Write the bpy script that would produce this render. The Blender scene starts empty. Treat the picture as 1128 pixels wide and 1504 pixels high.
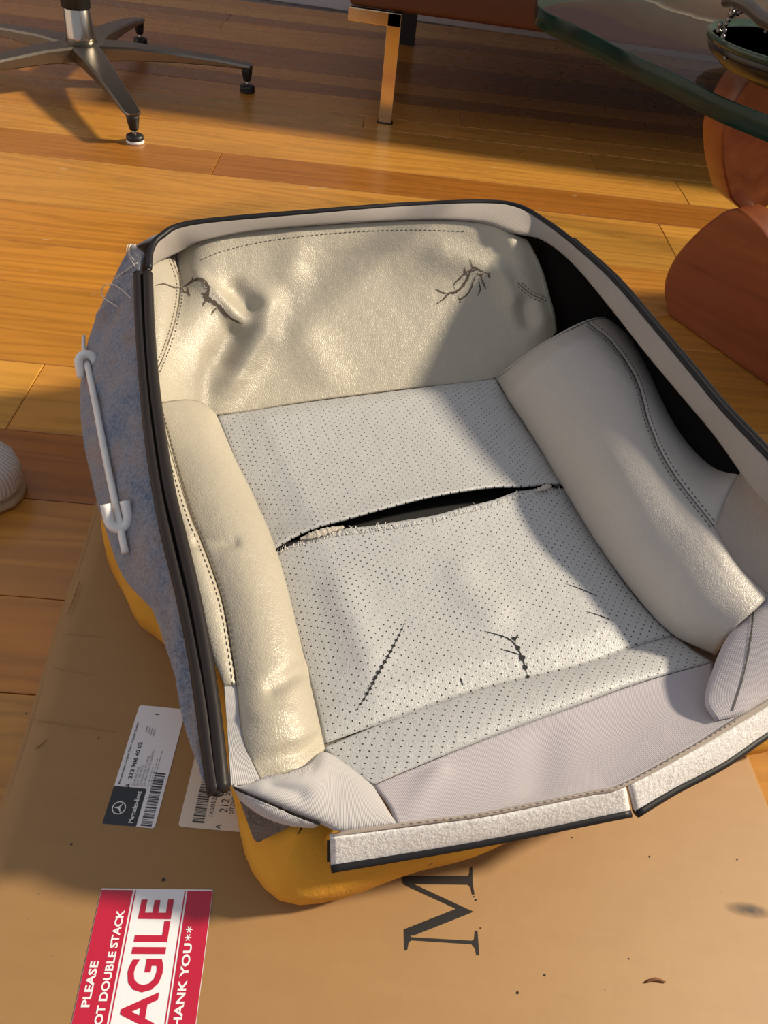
import bpy, bmesh, math, random
from mathutils import Vector, Matrix
from mathutils.bvhtree import BVHTree
rnd = random.Random(7)
D = bpy.data
S = bpy.context.scene
C = S.collection

# ------------------------------------------------------------------ camera
W_PX, H_PX, F_PX = 1128, 1504, 1150.0
PITCH, ROLL, CAM_H = math.radians(44), math.radians(8), 0.62
CAM = Vector((0, 0, CAM_H))
_f = Vector((0, math.cos(PITCH), -math.sin(PITCH)))
_r0 = Vector((1, 0, 0)); _u0 = _r0.cross(_f)
RI = _r0 * math.cos(ROLL) + _u0 * math.sin(ROLL)
UP = -_r0 * math.sin(ROLL) + _u0 * math.cos(ROLL)
cam = D.cameras.new('camera'); cam.sensor_fit = 'AUTO'; cam.sensor_width = 36
cam.lens = F_PX / H_PX * 36; cam.clip_start = 0.01; cam.clip_end = 50
co = D.objects.new('camera', cam); C.objects.link(co)
m = Matrix((RI, UP, -_f)).transposed().to_4x4(); m.translation = CAM
co.matrix_world = m
S.camera = co

# ------------------------------------------------------------------ light
SUN_DIR = Vector((-0.80, -0.20, -0.55)).normalized()
wd = D.worlds.new('room_daylight'); S.world = wd; wd.use_nodes = True
bg = wd.node_tree.nodes['Background']
bg.inputs[0].default_value = (0.84, 0.88, 1.0, 1); bg.inputs[1].default_value = 0.42
sl = D.lights.new('sun', 'SUN'); sl.energy = 5.4; sl.color = (1.0, 0.86, 0.66); sl.angle = math.radians(5)
so = D.objects.new('sun', sl); C.objects.link(so); so.location = (3, 1, 2)
so.rotation_euler = SUN_DIR.to_track_quat('-Z', 'Y').to_euler()
S.view_settings.view_transform = 'Standard'; S.view_settings.look = 'None'
S.view_settings.exposure = 0.0; S.view_settings.gamma = 1.0
S.view_settings.use_curve_mapping = False

# ------------------------------------------------------------------ helpers
def ray(px, py):
    return RI * ((px - 564) / F_PX) - UP * ((py - 752) / F_PX) + _f
def P(px, py, z):                       # point of the place at height z
    d = ray(px, py)
    return CAM + d * ((z - CAM_H) / d.z)
def pix(v):
    d = v - CAM; k = d.dot(_f)
    return 564 + F_PX * d.dot(RI) / k, 752 - F_PX * d.dot(UP) / k
def pts(L):
    return [P(*q) for q in L]

def obj(name, verts, faces, mat, parent=None, smooth=True, uvs=None, mats=None, fmat=None):
    me = D.meshes.new(name); me.from_pydata([tuple(v) for v in verts], [], faces)
    me.update()
    if uvs:
        l = me.uv_layers.new(name='UVMap')
        for lp in me.loops: l.data[lp.index].uv = uvs[lp.vertex_index]
    if smooth: me.polygons.foreach_set('use_smooth', [True] * len(me.polygons))
    o = D.objects.new(name, me); C.objects.link(o)
    if mat: me.materials.append(mat)
    if parent: adopt(o, parent)
    return o
def adopt(o, parent):
    o.parent = parent
    o.matrix_parent_inverse = Matrix.Translation(-world_loc(parent))
def world_loc(o):
    v = Vector(o.location)
    if o.parent: v = v + o.matrix_parent_inverse.translation + world_loc(o.parent)
    return v
def thing(name, label, cat, loc, group=None):
    o = D.objects.new(name, None); C.objects.link(o); o.location = loc
    o.empty_display_size = 0.05
    o['label'] = label; o['category'] = cat
    if group: o['group'] = group
    return o
def tag(o, label, cat, group=None):
    o['label'] = label; o['category'] = cat
    if group: o['group'] = group
    return o

def catmull(L, n):
    """resample a polyline of Vectors with a Catmull-Rom spline, evenly by length"""
    if len(L) == 2:
        return [L[0].lerp(L[1], i / (n - 1)) for i in range(n)]
    E = [L[0] * 2 - L[1]] + L + [L[-1] * 2 - L[-2]]
    out = []
    for i in range(1, len(E) - 2):
        p0, p1, p2, p3 = E[i - 1:i + 3]
        for k in range(12):
            t = k / 12
            out.append(0.5 * ((2 * p1) + (p2 - p0) * t + (2 * p0 - 5 * p1 + 4 * p2 - p3) * t * t + (3 * p1 - p0 - 3 * p2 + p3) * t ** 3))
    out.append(L[-1].copy())
    acc = [0]
    for a, b in zip(out, out[1:]): acc.append(acc[-1] + (b - a).length)
    res = []; j = 0
    for i in range(n):
        s = acc[-1] * i / (n - 1)
        while j < len(acc) - 2 and acc[j + 1] < s: j += 1
        dd = acc[j + 1] - acc[j]
        res.append(out[j].lerp(out[j + 1], 0 if dd == 0 else min(1, (s - acc[j]) / dd)))
    return res

BVH = {}
def seg_d(x, y, L):
    best = 1e9
    for (ax, ay), (bx, by) in zip(L, L[1:]):
        dx, dy = bx - ax, by - ay; q = dx * dx + dy * dy
        t = 0 if q == 0 else max(0, min(1, ((x - ax) * dx + (y - ay) * dy) / q))
        best = min(best, math.hypot(x - ax - t * dx, y - ay - t * dy))
    return best
def patch(name, parent, top, bot, left=None, right=None, nu=40, nv=30, mat=None, bulge=None, dents=None, thick=0.0022, flip=False, uvscale=True):
    """Coons patch between four border curves given as (px, py, height)"""
    T = catmull(pts(top), nu); B = catmull(pts(bot), nu)
    Lc = catmull(pts(left) if left else [T[0], B[0]], nv)
    Rc = catmull(pts(right) if right else [T[-1], B[-1]], nv)
    G = []
    for j in range(nv):
        v = j / (nv - 1); row = []
        for i in range(nu):
            u = i / (nu - 1)
            a = T[i] * (1 - v) + B[i] * v
            b = Lc[j] * (1 - u) + Rc[j] * u
            c = (T[0] * (1 - u) + T[-1] * u) * (1 - v) + (B[0] * (1 - u) + B[-1] * u) * v
            row.append(a + b - c)
        G.append(row)
    def normals(G):
        N = []
        for j in range(nv):
            r = []
            for i in range(nu):
                du = G[j][min(i + 1, nu - 1)] - G[j][max(i - 1, 0)]
                dv = G[min(j + 1, nv - 1)][i] - G[max(j - 1, 0)][i]
                n = du.cross(dv)
                if n.length < 1e-12: n = Vector((0, 0, 1))
                n.normalize()
                if n.dot(CAM - G[j][i]) < 0: n = -n
                r.append(n)
            N.append(r)
        return N
    if bulge:
        N = normals(G)
        for j in range(nv):
            for i in range(nu):
                G[j][i] = G[j][i] + N[j][i] * bulge(i / (nu - 1), j / (nv - 1))
    if dents:
        N = normals(G)
        for j in range(nv):
            for i in range(nu):
                x, y = pix(G[j][i]); h = 0
                e = min(1, 6 * min(i, nu - 1 - i) / (nu - 1)) * min(1, 6 * min(j, nv - 1 - j) / (nv - 1))
                for L, rad, dep in dents:
                    h += dep * math.exp(-(seg_d(x, y, L) / rad) ** 2)
                G[j][i] = G[j][i] + N[j][i] * h * e
    V = [v for r in G for v in r]
    wu = sum((T[i + 1] - T[i]).length for i in range(nu - 1)) * .5 + sum((B[i + 1] - B[i]).length for i in range(nu - 1)) * .5
    wv = sum((Lc[i + 1] - Lc[i]).length for i in range(nv - 1)) * .5 + sum((Rc[i + 1] - Rc[i]).length for i in range(nv - 1)) * .5
    UV = [(i / (nu - 1) * wu, j / (nv - 1) * wv) for j in range(nv) for i in range(nu)]
    F = []
    for j in range(nv - 1):
        for i in range(nu - 1):
            a = j * nu + i
            F.append((a, a + nu, a + nu + 1, a + 1))
    c = V[(nv // 2) * nu + nu // 2]
    du = V[(nv // 2) * nu + nu // 2 + 1] - c; dv = V[(nv // 2 + 1) * nu + nu // 2] - c
    if dv.cross(du).dot(CAM - c) < 0: F = [tuple(reversed(q)) for q in F]
    o = obj(name, V, F, mat, parent, uvs=UV)
    if thick:
        md = o.modifiers.new('thickness', 'SOLIDIFY'); md.thickness = thick; md.offset = -1
    key = name
    while key in BVH: key += '+'
    BVH[key] = BVHTree.FromPolygons([tuple(v) for v in V], F)
    return o
def hit(px, py, keys):
    """the point of the given panels that stands at a pixel, with its normal"""
    best = None; d = ray(px, py).normalized()
    for k in keys:
        loc, n, i, dist = BVH[k].ray_cast(CAM, d)
        if loc and (best is None or dist < best[2]):
            if n.dot(d) > 0: n = -n
            best = (loc, n, dist)
    return best

def frame_along(L):
    T = []
    for i in range(len(L)):
        t = L[min(i + 1, len(L) - 1)] - L[max(i - 1, 0)]
        T.append(t.normalized() if t.length else Vector((0, 0, 1)))
    return T
def tube_data(L, r, sides=10, flat=1.0, updir=Vector((0, 0, 1)), caps=True):
    V, F = [], []; T = frame_along(L)
    for k, (p, t) in enumerate(zip(L, T)):
        a = t.cross(updir)
        if a.length < 1e-5: a = t.cross(Vector((1, 0, 0)))
        a.normalize(); b = a.cross(t)
        rr = r[k] if isinstance(r, (list, tuple)) else r
        for s in range(sides):
            w = 2 * math.pi * s / sides
            V.append(p + a * (rr * math.cos(w)) + b * (rr * flat * math.sin(w)))
    for k in range(len(L) - 1):
        for s in range(sides):
            q = (s + 1) % sides
            F.append((k * sides + s, k * sides + q, (k + 1) * sides + q, (k + 1) * sides + s))
    if caps:
        F.append(tuple(range(sides))[::-1]); F.append(tuple((len(L) - 1) * sides + s for s in range(sides)))
    return V, F
class MB:
    def __init__(s): s.V = []; s.F = []
    def add(s, V, F):
        n = len(s.V); s.V += [Vector(v) for v in V]; s.F += [tuple(i + n for i in f) for f in F]; return s
    def tube(s, L, r, **k): return s.add(*tube_data(L, r, **k))
    def box(s, a, b):
        x0, y0, z0 = a; x1, y1, z1 = b
        return s.add([(x0, y0, z0), (x1, y0, z0), (x1, y1, z0), (x0, y1, z0), (x0, y0, z1), (x1, y0, z1), (x1, y1, z1), (x0, y1, z1)],
              [(0, 3, 2, 1), (4, 5, 6, 7), (0, 1, 5, 4), (1, 2, 6, 5), (2, 3, 7, 6), (3, 0, 4, 7)])
    def lathe(s, c, prof, n=28):
        V, F = [], []
        for r, z in prof:
            for k in range(n):
                w = 2 * math.pi * k / n; V.append(Vector(c) + Vector((r * math.cos(w), r * math.sin(w), z)))
        for j in range(len(prof) - 1):
            for k in range(n):
                q = (k + 1) % n; F.append((j * n + k, j * n + q, (j + 1) * n + q, (j + 1) * n + k))
        F.append(tuple(range(n))[::-1]); F.append(tuple((len(prof) - 1) * n + k for k in range(n)))
        return s.add(V, F)
    def ball(s, c, r, n=8, sc=(1, 1, 1)):
        V, F = [], []
        for j in range(n + 1):
            a = math.pi * j / n
            for k in range(n * 2):
                w = math.pi * k / n
                V.append(Vector(c) + Vector((r * sc[0] * math.sin(a) * math.cos(w), r * sc[1] * math.sin(a) * math.sin(w), r * sc[2] * math.cos(a))))
        for j in range(n):
            for k in range(2 * n):
                q = (k + 1) % (2 * n); F.append((j * 2 * n + k, (j + 1) * 2 * n + k, (j + 1) * 2 * n + q, j * 2 * n + q))
        return s.add(V, F)
    def build(s, name, mat, parent=None, smooth=True, bevel=0, uvs=None):
        o = obj(name, s.V, s.F, mat, parent, smooth)
        if bevel:
            b = o.modifiers.new('bevel', 'BEVEL'); b.width = bevel; b.segments = 3; b.limit_method = 'ANGLE'; b.angle_limit = math.radians(40)
        return o
def auto_smooth(o, ang=40):
    me = o.data; bm = bmesh.new(); bm.from_mesh(me)
    for e in bm.edges:
        if len(e.link_faces) == 2 and e.calc_face_angle(0) > math.radians(ang): e.smooth = False
    bm.to_mesh(me); bm.free()
    return o

# ------------------------------------------------------------------ materials
class NT:
    def __init__(s, name):
        s.m = D.materials.new(name); s.m.use_nodes = True; s.t = s.m.node_tree; s.b = s.t.nodes['Principled BSDF']
    def n(s, typ, **k):
        nd = s.t.nodes.new(typ)
        for a, v in k.items(): setattr(nd, a, v)
        return nd
    def l(s, a, b): s.t.links.new(a, b)
    def set(s, **k):
        for a, v in k.items(): s.b.inputs[a.replace('_', ' ')].default_value = v
        return s
    def coord(s, kind='Object', scale=None):
        tc = s.n('ShaderNodeTexCoord'); out = tc.outputs[kind]
        if scale:
            mp = s.n('ShaderNodeMapping'); mp.inputs['Scale'].default_value = scale; s.l(out, mp.inputs[0]); out = mp.outputs[0]
        return out
    def noise(s, vec, scale, detail=3, rough=.55, dist=0):
        nd = s.n('ShaderNodeTexNoise'); s.l(vec, nd.inputs['Vector'])
        nd.inputs['Scale'].default_value = scale; nd.inputs['Detail'].default_value = detail
        nd.inputs['Roughness'].default_value = rough; nd.inputs['Distortion'].default_value = dist
        return nd.outputs['Fac']
    def ramp(s, fac, stops):
        nd = s.n('ShaderNodeValToRGB'); s.l(fac, nd.inputs[0]); e = nd.color_ramp.elements
        while len(e) < len(stops): e.new(.5)
        for el, (p, c) in zip(e, stops): el.position = p; el.color = (*c, 1) if len(c) == 3 else c
        return nd.outputs[0]
    def mix(s, fac, a, b, mode='MIX'):
        nd = s.n('ShaderNodeMix', data_type='RGBA', blend_type=mode)
        for sock, v in ((nd.inputs[0], fac), (nd.inputs[6], a), (nd.inputs[7], b)):
            if hasattr(v, 'links'): s.l(v, sock)
            elif isinstance(v, (int, float)): sock.default_value = v
            else: sock.default_value = (*v, 1)
        return nd.outputs[2]
    def math(s, op, a, b=0.0):
        nd = s.n('ShaderNodeMath', operation=op)
        for sock, v in ((nd.inputs[0], a), (nd.inputs[1], b)):
            if hasattr(v, 'links'): s.l(v, sock)
            else: sock.default_value = v
        return nd.outputs[0]
    def bump(s, h, dist, strength=1.0, prev=None):
        nd = s.n('ShaderNodeBump'); s.l(h, nd.inputs['Height'])
        nd.inputs['Distance'].default_value = dist; nd.inputs['Strength'].default_value = strength
        if prev: s.l(prev, nd.inputs['Normal'])
        return nd.outputs[0]
    def color(s, c): s.l(c, s.b.inputs['Base Color']); return s
    def normal(s, c): s.l(c, s.b.inputs['Normal']); return s

def plain(name, col, rough=.5, metal=0, **k):
    t = NT(name); t.set(Base_Color=(*col, 1), Roughness=rough, Metallic=metal)
    v = t.coord(); f = t.noise(v, 60, 3)
    t.color(t.mix(f, tuple(c * .88 for c in col), tuple(min(1, c * 1.1) for c in col)))
    for a, b in k.items(): t.b.inputs[a.replace('_', ' ')].default_value = b
    return t.m
def leather(name, col, rough=.40, perf=False, grain=480, gstr=.5):
    t = NT(name); v = t.coord()
    vo = t.n('ShaderNodeTexVoronoi', feature='DISTANCE_TO_EDGE'); vo.inputs['Scale'].default_value = grain; t.l(v, vo.inputs['Vector'])
    cell = t.math('MINIMUM', vo.outputs['Distance'], .25)
    big = t.noise(v, 14, 4); fine = t.noise(v, 900, 2)
    c = t.mix(big, tuple(x * .93 for x in col), tuple(min(1, x * 1.05) for x in col))
    nrm = t.bump(cell, .0011, gstr * .95)
    nrm = t.bump(t.noise(v, 60, 4), .004, .25, nrm)
    t.set(Roughness=rough + .07, Metallic=.06, Coat_Weight=.08, Coat_Roughness=.45)
    if perf:
        uv = t.coord('UV')
        masks = []
        for off in (0, .5):
            a = t.n('ShaderNodeVectorMath', operation='MULTIPLY'); t.l(uv, a.inputs[0]); a.inputs[1].default_value = (1 / .0092, 1 / .0066, 0)
            b = t.n('ShaderNodeVectorMath', operation='ADD'); t.l(a.outputs[0], b.inputs[0]); b.inputs[1].default_value = (off, off, 0)
            fr = t.n('ShaderNodeVectorMath', operation='FRACTION'); t.l(b.outputs[0], fr.inputs[0])
            su = t.n('ShaderNodeVectorMath', operation='SUBTRACT'); t.l(fr.outputs[0], su.inputs[0]); su.inputs[1].default_value = (.5, .5, 0)
            sc = t.n('ShaderNodeVectorMath', operation='MULTIPLY'); t.l(su.outputs[0], sc.inputs[0]); sc.inputs[1].default_value = (.0092, .0066, 0)
            ln = t.n('ShaderNodeVectorMath', operation='LENGTH'); t.l(sc.outputs[0], ln.inputs[0])
            masks.append(t.math('LESS_THAN', ln.outputs['Value'], .00062))
        mk = t.math('MAXIMUM', masks[0], masks[1])
        c = t.mix(mk, c, (.02, .018, .016))
        nrm = t.bump(t.math('SUBTRACT', 1, mk), .001, .6, nrm)
    t.color(c).normal(nrm)
    return t.m
def weave(name, col, freq=900, rib=0, rough=.85):
    t = NT(name); uv = t.coord('UV')
    def wv(direction, f):
        w = t.n('ShaderNodeTexWave', wave_type='BANDS', bands_direction=direction); t.l(uv, w.inputs['Vector'])
        w.inputs['Scale'].default_value = f; w.inputs['Distortion'].default_value = .3; return w.outputs['Fac']
    h = t.math('MULTIPLY', wv('X', freq / 6.28 if not rib else rib), wv('Y', freq / 6.28)) if not rib else wv('X', rib)
    n = t.noise(t.coord(), 20, 4)
    c = t.mix(n, tuple(x * .88 for x in col), tuple(x * 1.06 for x in col))
    c = t.mix(h, t.mix(.14, c, (0, 0, 0)), c)
    t.set(Roughness=rough, Sheen_Weight=.3 if col[0] > .1 else 0, Sheen_Roughness=.5, Specular_IOR_Level=.3 if col[0] > .1 else .05)
    t.color(c).normal(t.bump(h, .0004, .5))
    return t.m
def felt(name, a, b, c3=None, scale=18, speck=700, rough=.95):
    t = NT(name); v = t.coord()
    f = t.noise(v, scale, 5, .65, .4); g = t.noise(v, speck, 3, .7)
    c = t.ramp(f, [(.36, a), (.62, b)] if not c3 else [(.34, a), (.5, b), (.66, c3)])
    c = t.mix(t.ramp(g, [(.38, (0, 0, 0)), (.66, (.75, .75, .75))]), c, tuple(min(1, x * 1.5 + .03) for x in b))
    t.set(Roughness=rough, Sheen_Weight=.2, Sheen_Roughness=.6)
    t.color(c).normal(t.bump(t.noise(v, speck * .6, 5, .7), .002, .8))
    return t.m

LEA = (.46, .43, .39)
M_lea = leather('pearl_leather', LEA, .40)
M_leaw = leather('warm_lit_leather', (.45, .405, .315), .36)  # same cover leather, warm bounce light put into its colour
M_perf = leather('perforated_leather', (.50, .50, .49), .42, perf=True, gstr=.4)
M_fab = weave('mauve_grey_fabric', (.54, .50, .52), 1500)
M_rib = weave('ribbed_fabric', (.53, .51, .50), rib=300)
M_band = weave('suede_band', (.40, .35, .305), 2500)
M_beige = weave('beige_fabric', (.43, .36, .30), 1800)
M_black = weave('black_mesh', (.008, .008, .008), 2500, rough=.9)
M_feltb = felt('blue_grey_felt', (.06, .12, .22), (.18, .19, .23), (.25, .18, .145), 30, 330)
M_feltw = felt('white_felt', (.62, .60, .57), (.80, .79, .76), None, 160, 500)
M_strip = plain('black_strip', (.012, .012, .014), .45, 0, Specular_IOR_Level=.25)
M_pipe = plain('brown_black_strip', (.020, .016, .015), .42, 0, Specular_IOR_Level=.25)
M_white = plain('white_plastic', (.82, .81, .78), .38)
M_rod = plain('grey_wire', (.80, .78, .74), .5)
M_crack = plain('crack_brown', (.10, .075, .055), .9)
M_dark = plain('dark_lining', (.012, .012, .012), .85)
M_thread = plain('thread_dark', (.10, .09, .08), .8)
M_tlight = plain('thread_light', (.75, .70, .63), .8)
M_fray = plain('fray_white', (.75, .72, .66), .9)
M_back = felt('tan_backing', (.42, .36, .29), (.52, .47, .40))

# ================================================================== STRUCTURE
def wood_floor():
    t = NT('floor_wood'); oi = t.n('ShaderNodeObjectInfo')
    tc = t.n('ShaderNodeTexCoord')
    off = t.n('ShaderNodeVectorMath', operation='MULTIPLY_ADD'); t.l(oi.outputs['Random'], off.inputs[0])
    off.inputs[1].default_value = (37, 11, 5); t.l(tc.outputs['Object'], off.inputs[2])
    mp = t.n('ShaderNodeMapping'); t.l(off.outputs[0], mp.inputs[0]); mp.inputs['Scale'].default_value = (.55, 9, 1)
    w = t.n('ShaderNodeTexNoise'); t.l(mp.outputs[0], w.inputs['Vector']); w.inputs['Scale'].default_value = 1.6; w.inputs['Detail'].default_value = 2
    # contour lines of a stretched noise give the flat-sawn rings
    ring = t.math('FRACT', t.math('MULTIPLY', w.outputs['Fac'], 11))
    fine = t.n('ShaderNodeMapping'); t.l(off.outputs[0], fine.inputs[0]); fine.inputs['Scale'].default_value = (3, 140, 1)
    fn = t.noise(fine.outputs[0], 2, 3)
    c = t.ramp(ring, [(0, (.62, .62, .62)), (.55, (1, 1, 1)), (.92, (.86, .86, .86)), (1, (.62, .62, .62))])
    c = t.mix(.85, (1, 1, 1), c)
    c = t.mix(t.math('MULTIPLY', fn, .55), c, (.62, .50, .38))
    c = t.mix(1, c, oi.outputs['Color'], 'MULTIPLY')
    wm = t.n('ShaderNodeMapping'); t.l(off.outputs[0], wm.inputs[0]); wm.inputs['Scale'].default_value = (14, 55, 1)
    wear = t.ramp(t.noise(wm.outputs[0], 1, 2), [(.74, (0, 0, 0)), (.80, (.55, .55, .55))])
    c = t.mix(wear, c, (.62, .48, .34))
    t.color(c)
    sc = t.noise(tc.outputs['Object'], 25, 4)
    t.l(t.ramp(sc, [(.3, (.24,) * 3), (.7, (.36,) * 3)]), t.b.inputs['Roughness'])
    t.set(Coat_Weight=.25, Coat_Roughness=.18)
    t.normal(t.bump(fn, .0003, .12))
    return t.m
M_floor = wood_floor()
fl = MB().box((-3.2, -1.6, -.06), (3.2, 2.95, -.022)).build('floor', plain('subfloor', (.08, .05, .03), .9), smooth=False)
fl['kind'] = 'structure'
PA = math.radians(4.2); pdx = Vector((math.cos(PA), math.sin(PA), 0)); pdy = Vector((-math.sin(PA), math.cos(PA), 0))
seams = [(1016, 0), (873, 1), (728, 2), (629, 3), (528, 1), (411, 2), (352, 1), (293, 1), (222, 2), (187, 3), (150, 1)]
offs = [P(0, y, 0).dot(pdy) for y, _ in seams]
tints = {0: (.60, .27, .045), 1: (.60, .255, .035), 2: (.66, .32, .055), 3: (.40, .15, .022)}
rows = []
lo = offs[0]; prev = []
while lo > -.9: prev.append((lo - .115, lo)); lo -= .115
rows += [(a, b, rnd.choice((0, 1, 1, 2))) for a, b in reversed(prev)]
kinds = [1, 0, 3, 2, 1, 1, 1, 2, 3, 2]
for i in range(len(offs) - 1): rows.append((offs[i], offs[i + 1], kinds[i]))
hi = offs[-1]
while hi < 3.25:
    w = rnd.choice((.083, .10, .118)); rows.append((hi, hi + w, rnd.choice((0, 1, 2, 1, 3)))); hi += w
for a, b, kd in rows:
    x = -3.23
    while x < 2.2:
        Lg = rnd.uniform(.9, 2.3) if x > -3.2 else rnd.uniform(.3, 2.0); x1 = min(x + Lg, 2.23)
        if 2.23 - x1 < .15: x1 = 2.23
        mid = pdx * ((x + x1) / 2) + pdy * ((a + b) / 2)
        hx, hy = (x1 - x) / 2 - .0004, (b - a) / 2 - .0005
        e = .0011
        V = [(-hx, -hy, -.02), (hx, -hy, -.02), (hx, hy, -.02), (-hx, hy, -.02),
             (-hx, -hy, -e), (hx, -hy, -e), (hx, hy, -e), (-hx, hy, -e),
             (-hx + e, -hy + e, 0), (hx - e, -hy + e, 0), (hx - e, hy - e, 0), (-hx + e, hy - e, 0)]
        F = [(0, 3, 2, 1), (8, 9, 10, 11)]
        for q in range(4):
            r = (q + 1) % 4
            F += [(q, r, 4 + r, 4 + q), (4 + q, 4 + r, 8 + r, 8 + q)]
        if mid.y < 2.98 and mid.y > -1.4:
            o = obj('plank', V, F, M_floor, smooth=False)
            o.parent = fl; o.location = mid; o.rotation_euler = (0, 0, PA)
            k = rnd.uniform(.9, 1.1); tcol = tints[kd]
            o.color = (tcol[0] * k, tcol[1] * k * rnd.uniform(.95, 1.06), tcol[2] * k, 1)
        x = x1
M_wall = plain('wall_paint', (.55, .53, .56), .8)
o = MB().box((-3.2, 2.95, -.06), (3.2, 3.05, 2.5)).build('wall_back', M_wall, smooth=False); o['kind'] = 'structure'
o = MB().box((-3.2, 2.935, 0), (3.2, 2.95, .11)).build('baseboard_back', plain('trim_paint', (.58, .56, .60), .5), smooth=False, bevel=.003); o['kind'] = 'structure'
o = MB().box((-3.3, -1.6, -.06), (-3.2, 3.05, 2.5)).build('wall_left', M_wall, smooth=False); o['kind'] = 'structure'  # unseen side of the room, added to limit the ambient light

# right wall out of view, its window opening shaped to bound the sun patch
WX, WY0, WY1, WZ0, WZ1 = 2.2, -.35, 2.80, .70, 2.75
mb = MB().box((WX, -1.6, -.06), (WX + .1, WY0, 2.95)).box((WX, WY1, -.06), (WX + .1, 3.05, 2.95)).box((WX, WY0, -.06), (WX + .1, WY1, WZ0)).box((WX, WY0, WZ1), (WX + .1, WY1, 2.95))
wr = mb.build('wall_right', M_wall, smooth=False); wr['kind'] = 'structure'
mb = MB()
for a_, b_ in (((WX - .01, WY0, WZ0), (WX + .11, WY0 + .04, WZ1)), ((WX - .01, WY1 - .04, WZ0), (WX + .11, WY1, WZ1)), ((WX - .01, WY0 + .04, WZ0), (WX + .11, WY1 - .04, WZ0 + .04)), ((WX - .01, WY0 + .04, WZ1 - .04), (WX + .11, WY1 - .04, WZ1))): mb.box(a_, b_)
o = mb.build('window_1', plain('window_paint', (.75, .74, .72), .5), smooth=False); o['kind'] = 'structure'

# ================================================================== CARDBOARD BOX
BZ = .04
pL0, pL1 = P(135, 740, BZ), P(0, 1160, BZ)
by_ = (pL0 - pL1).normalized(); bx_ = Vector((by_.y, -by_.x, 0))
bo = pL1.copy()
pr = P(1116, 1142, BZ) - bo
bw = pr.dot(bx_)
far = .36; near = -.62
def card():
    t = NT('kraft_card'); v = t.coord()
    a = t.noise(v, 9, 4, .6); f = t.n('ShaderNodeMapping'); t.l(v, f.inputs[0]); f.inputs['Scale'].default_value = (260, 1400, 10); f.inputs['Rotation'].default_value = (0, 0, .13)
    b = t.noise(f.outputs[0], 1, 3)
    c = t.mix(a, (.275, .145, .050), (.36, .20, .072))
    c = t.mix(t.math('MULTIPLY', b, .3), c, (.27, .15, .065))
    sp = t.noise(v, 240, 1); c = t.mix(t.math('GREATER_THAN', sp, .80), c, (.18, .11, .06))
    lf = t.n('ShaderNodeMapping'); t.l(v, lf.inputs[0]); lf.inputs['Scale'].default_value = (7, 30, 1); lf.inputs['Rotation'].default_value = (0, 0, .13)
    c = t.mix(t.math('MULTIPLY', t.noise(lf.outputs[0], 2, 5, .65), .5), c, (.40, .24, .095))
    t.color(c); t.set(Roughness=.58, Specular_IOR_Level=.4)
    t.normal(t.bump(t.noise(v, 30, 4), .002, .2))
    return t.m
M_card = card()
box = thing('cardboard_box', 'flat brown cardboard box with printed labels lying on the wooden floor under the seat cushion', 'box', tuple(bo + bx_ * (bw / 2) - Vector((0, 0, BZ))))
def bp(u, v, z): return bo + bx_ * u + by_ * v + Vector((0, 0, z - BZ))
def slab(u0, u1, v0, v1, z0, z1, mb=None):
    mb = mb or MB()
    return mb.add([bp(u0, v0, z0), bp(u1, v0, z0), bp(u1, v1, z0), bp(u0, v1, z0), bp(u0, v0, z1), bp(u1, v0, z1), bp(u1, v1, z1), bp(u0, v1, z1)],
        [(0, 3, 2, 1), (4, 5, 6, 7), (0, 1, 5, 4), (1, 2, 6, 5), (2, 3, 7, 6), (3, 0, 4, 7)])
slab(.003, bw - .003, near, far, .001, BZ - .004).build('box_body', M_card, box, smooth=False, bevel=.003)
# top sheet with a crushed, rounded-over left border
mb = MB(); prof = [(0, BZ - .012), (.002, BZ - .005), (.012, BZ - .0026), (.017, BZ - .0006), (.022, BZ), (bw - .006, BZ), (bw - .001, BZ - .003), (bw, BZ - .010)]
V, F = [], []
nn = 40
for j in range(nn + 1):
    vv = near + (far - near) * j / nn
    for u, z in prof: V.append(bp(u + (.0008 * math.sin(vv * 31) if u < .03 else 0), vv, z))
k = len(prof)
for j in range(nn):
    for i in range(k - 1): F.append((j * k + i, j * k + i + 1, (j + 1) * k + i + 1, (j + 1) * k + i))
mb.add(V, F); mb.build('box_lid', M_card, box)
# faint raised creases across the top
for (a, b) in (((78, 980), (140, 992)), ((40, 1055), (170, 1075)), ((95, 930), (150, 935)), ((50, 1100), (70, 1085)), ((118, 850), (98, 905))):
    L = catmull([P(*a, BZ), P((a[0] + b[0]) / 2, (a[1] + b[1]) / 2 + 1, BZ), P(*b, BZ)], 12)
    MB().tube(L, [.0002 + .0005 * math.sin(math.pi * i / 11) for i in range(12)], sides=6).build('crease', M_card, box)

M_ink = plain('black_ink', (.02, .017, .015), .45)
mb = MB()
Mp = [[(150, 960), (800, 998), (830, 1020), (800, 1035), (150, 992)],
      [(95, 880), (160, 930), (170, 992), (142, 1022), (128, 1098), (100, 1098)],
      [(832, 895), (856, 895), (874, 1148), (848, 1148), (835, 1080), (800, 1035), (790, 1000), (824, 985)],
      [(95, 880), (640, 665), (815, 700), (190, 948)],
      [(85, 405), (170, 400), (720, 655), (818, 698), (640, 668), (110, 425)],
      [(60, 330), (760, 325), (770, 418), (85, 410)],
      [(780, 235), (803, 235), (805, 400), (825, 520), (803, 520), (790, 450), (760, 418), (760, 325), (775, 300)]]
for i, pl in enumerate(Mp):
    mb.add([P(580 + x / 7.05, 1240 + y / 7.05, BZ + .0003 + i * .00001) for x, y in pl], [tuple(range(len(pl)))])
o = mb.build('printed_letter', M_ink, box, smooth=False); o['label'] = 'black serif letter M printed on the cardboard'
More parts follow.
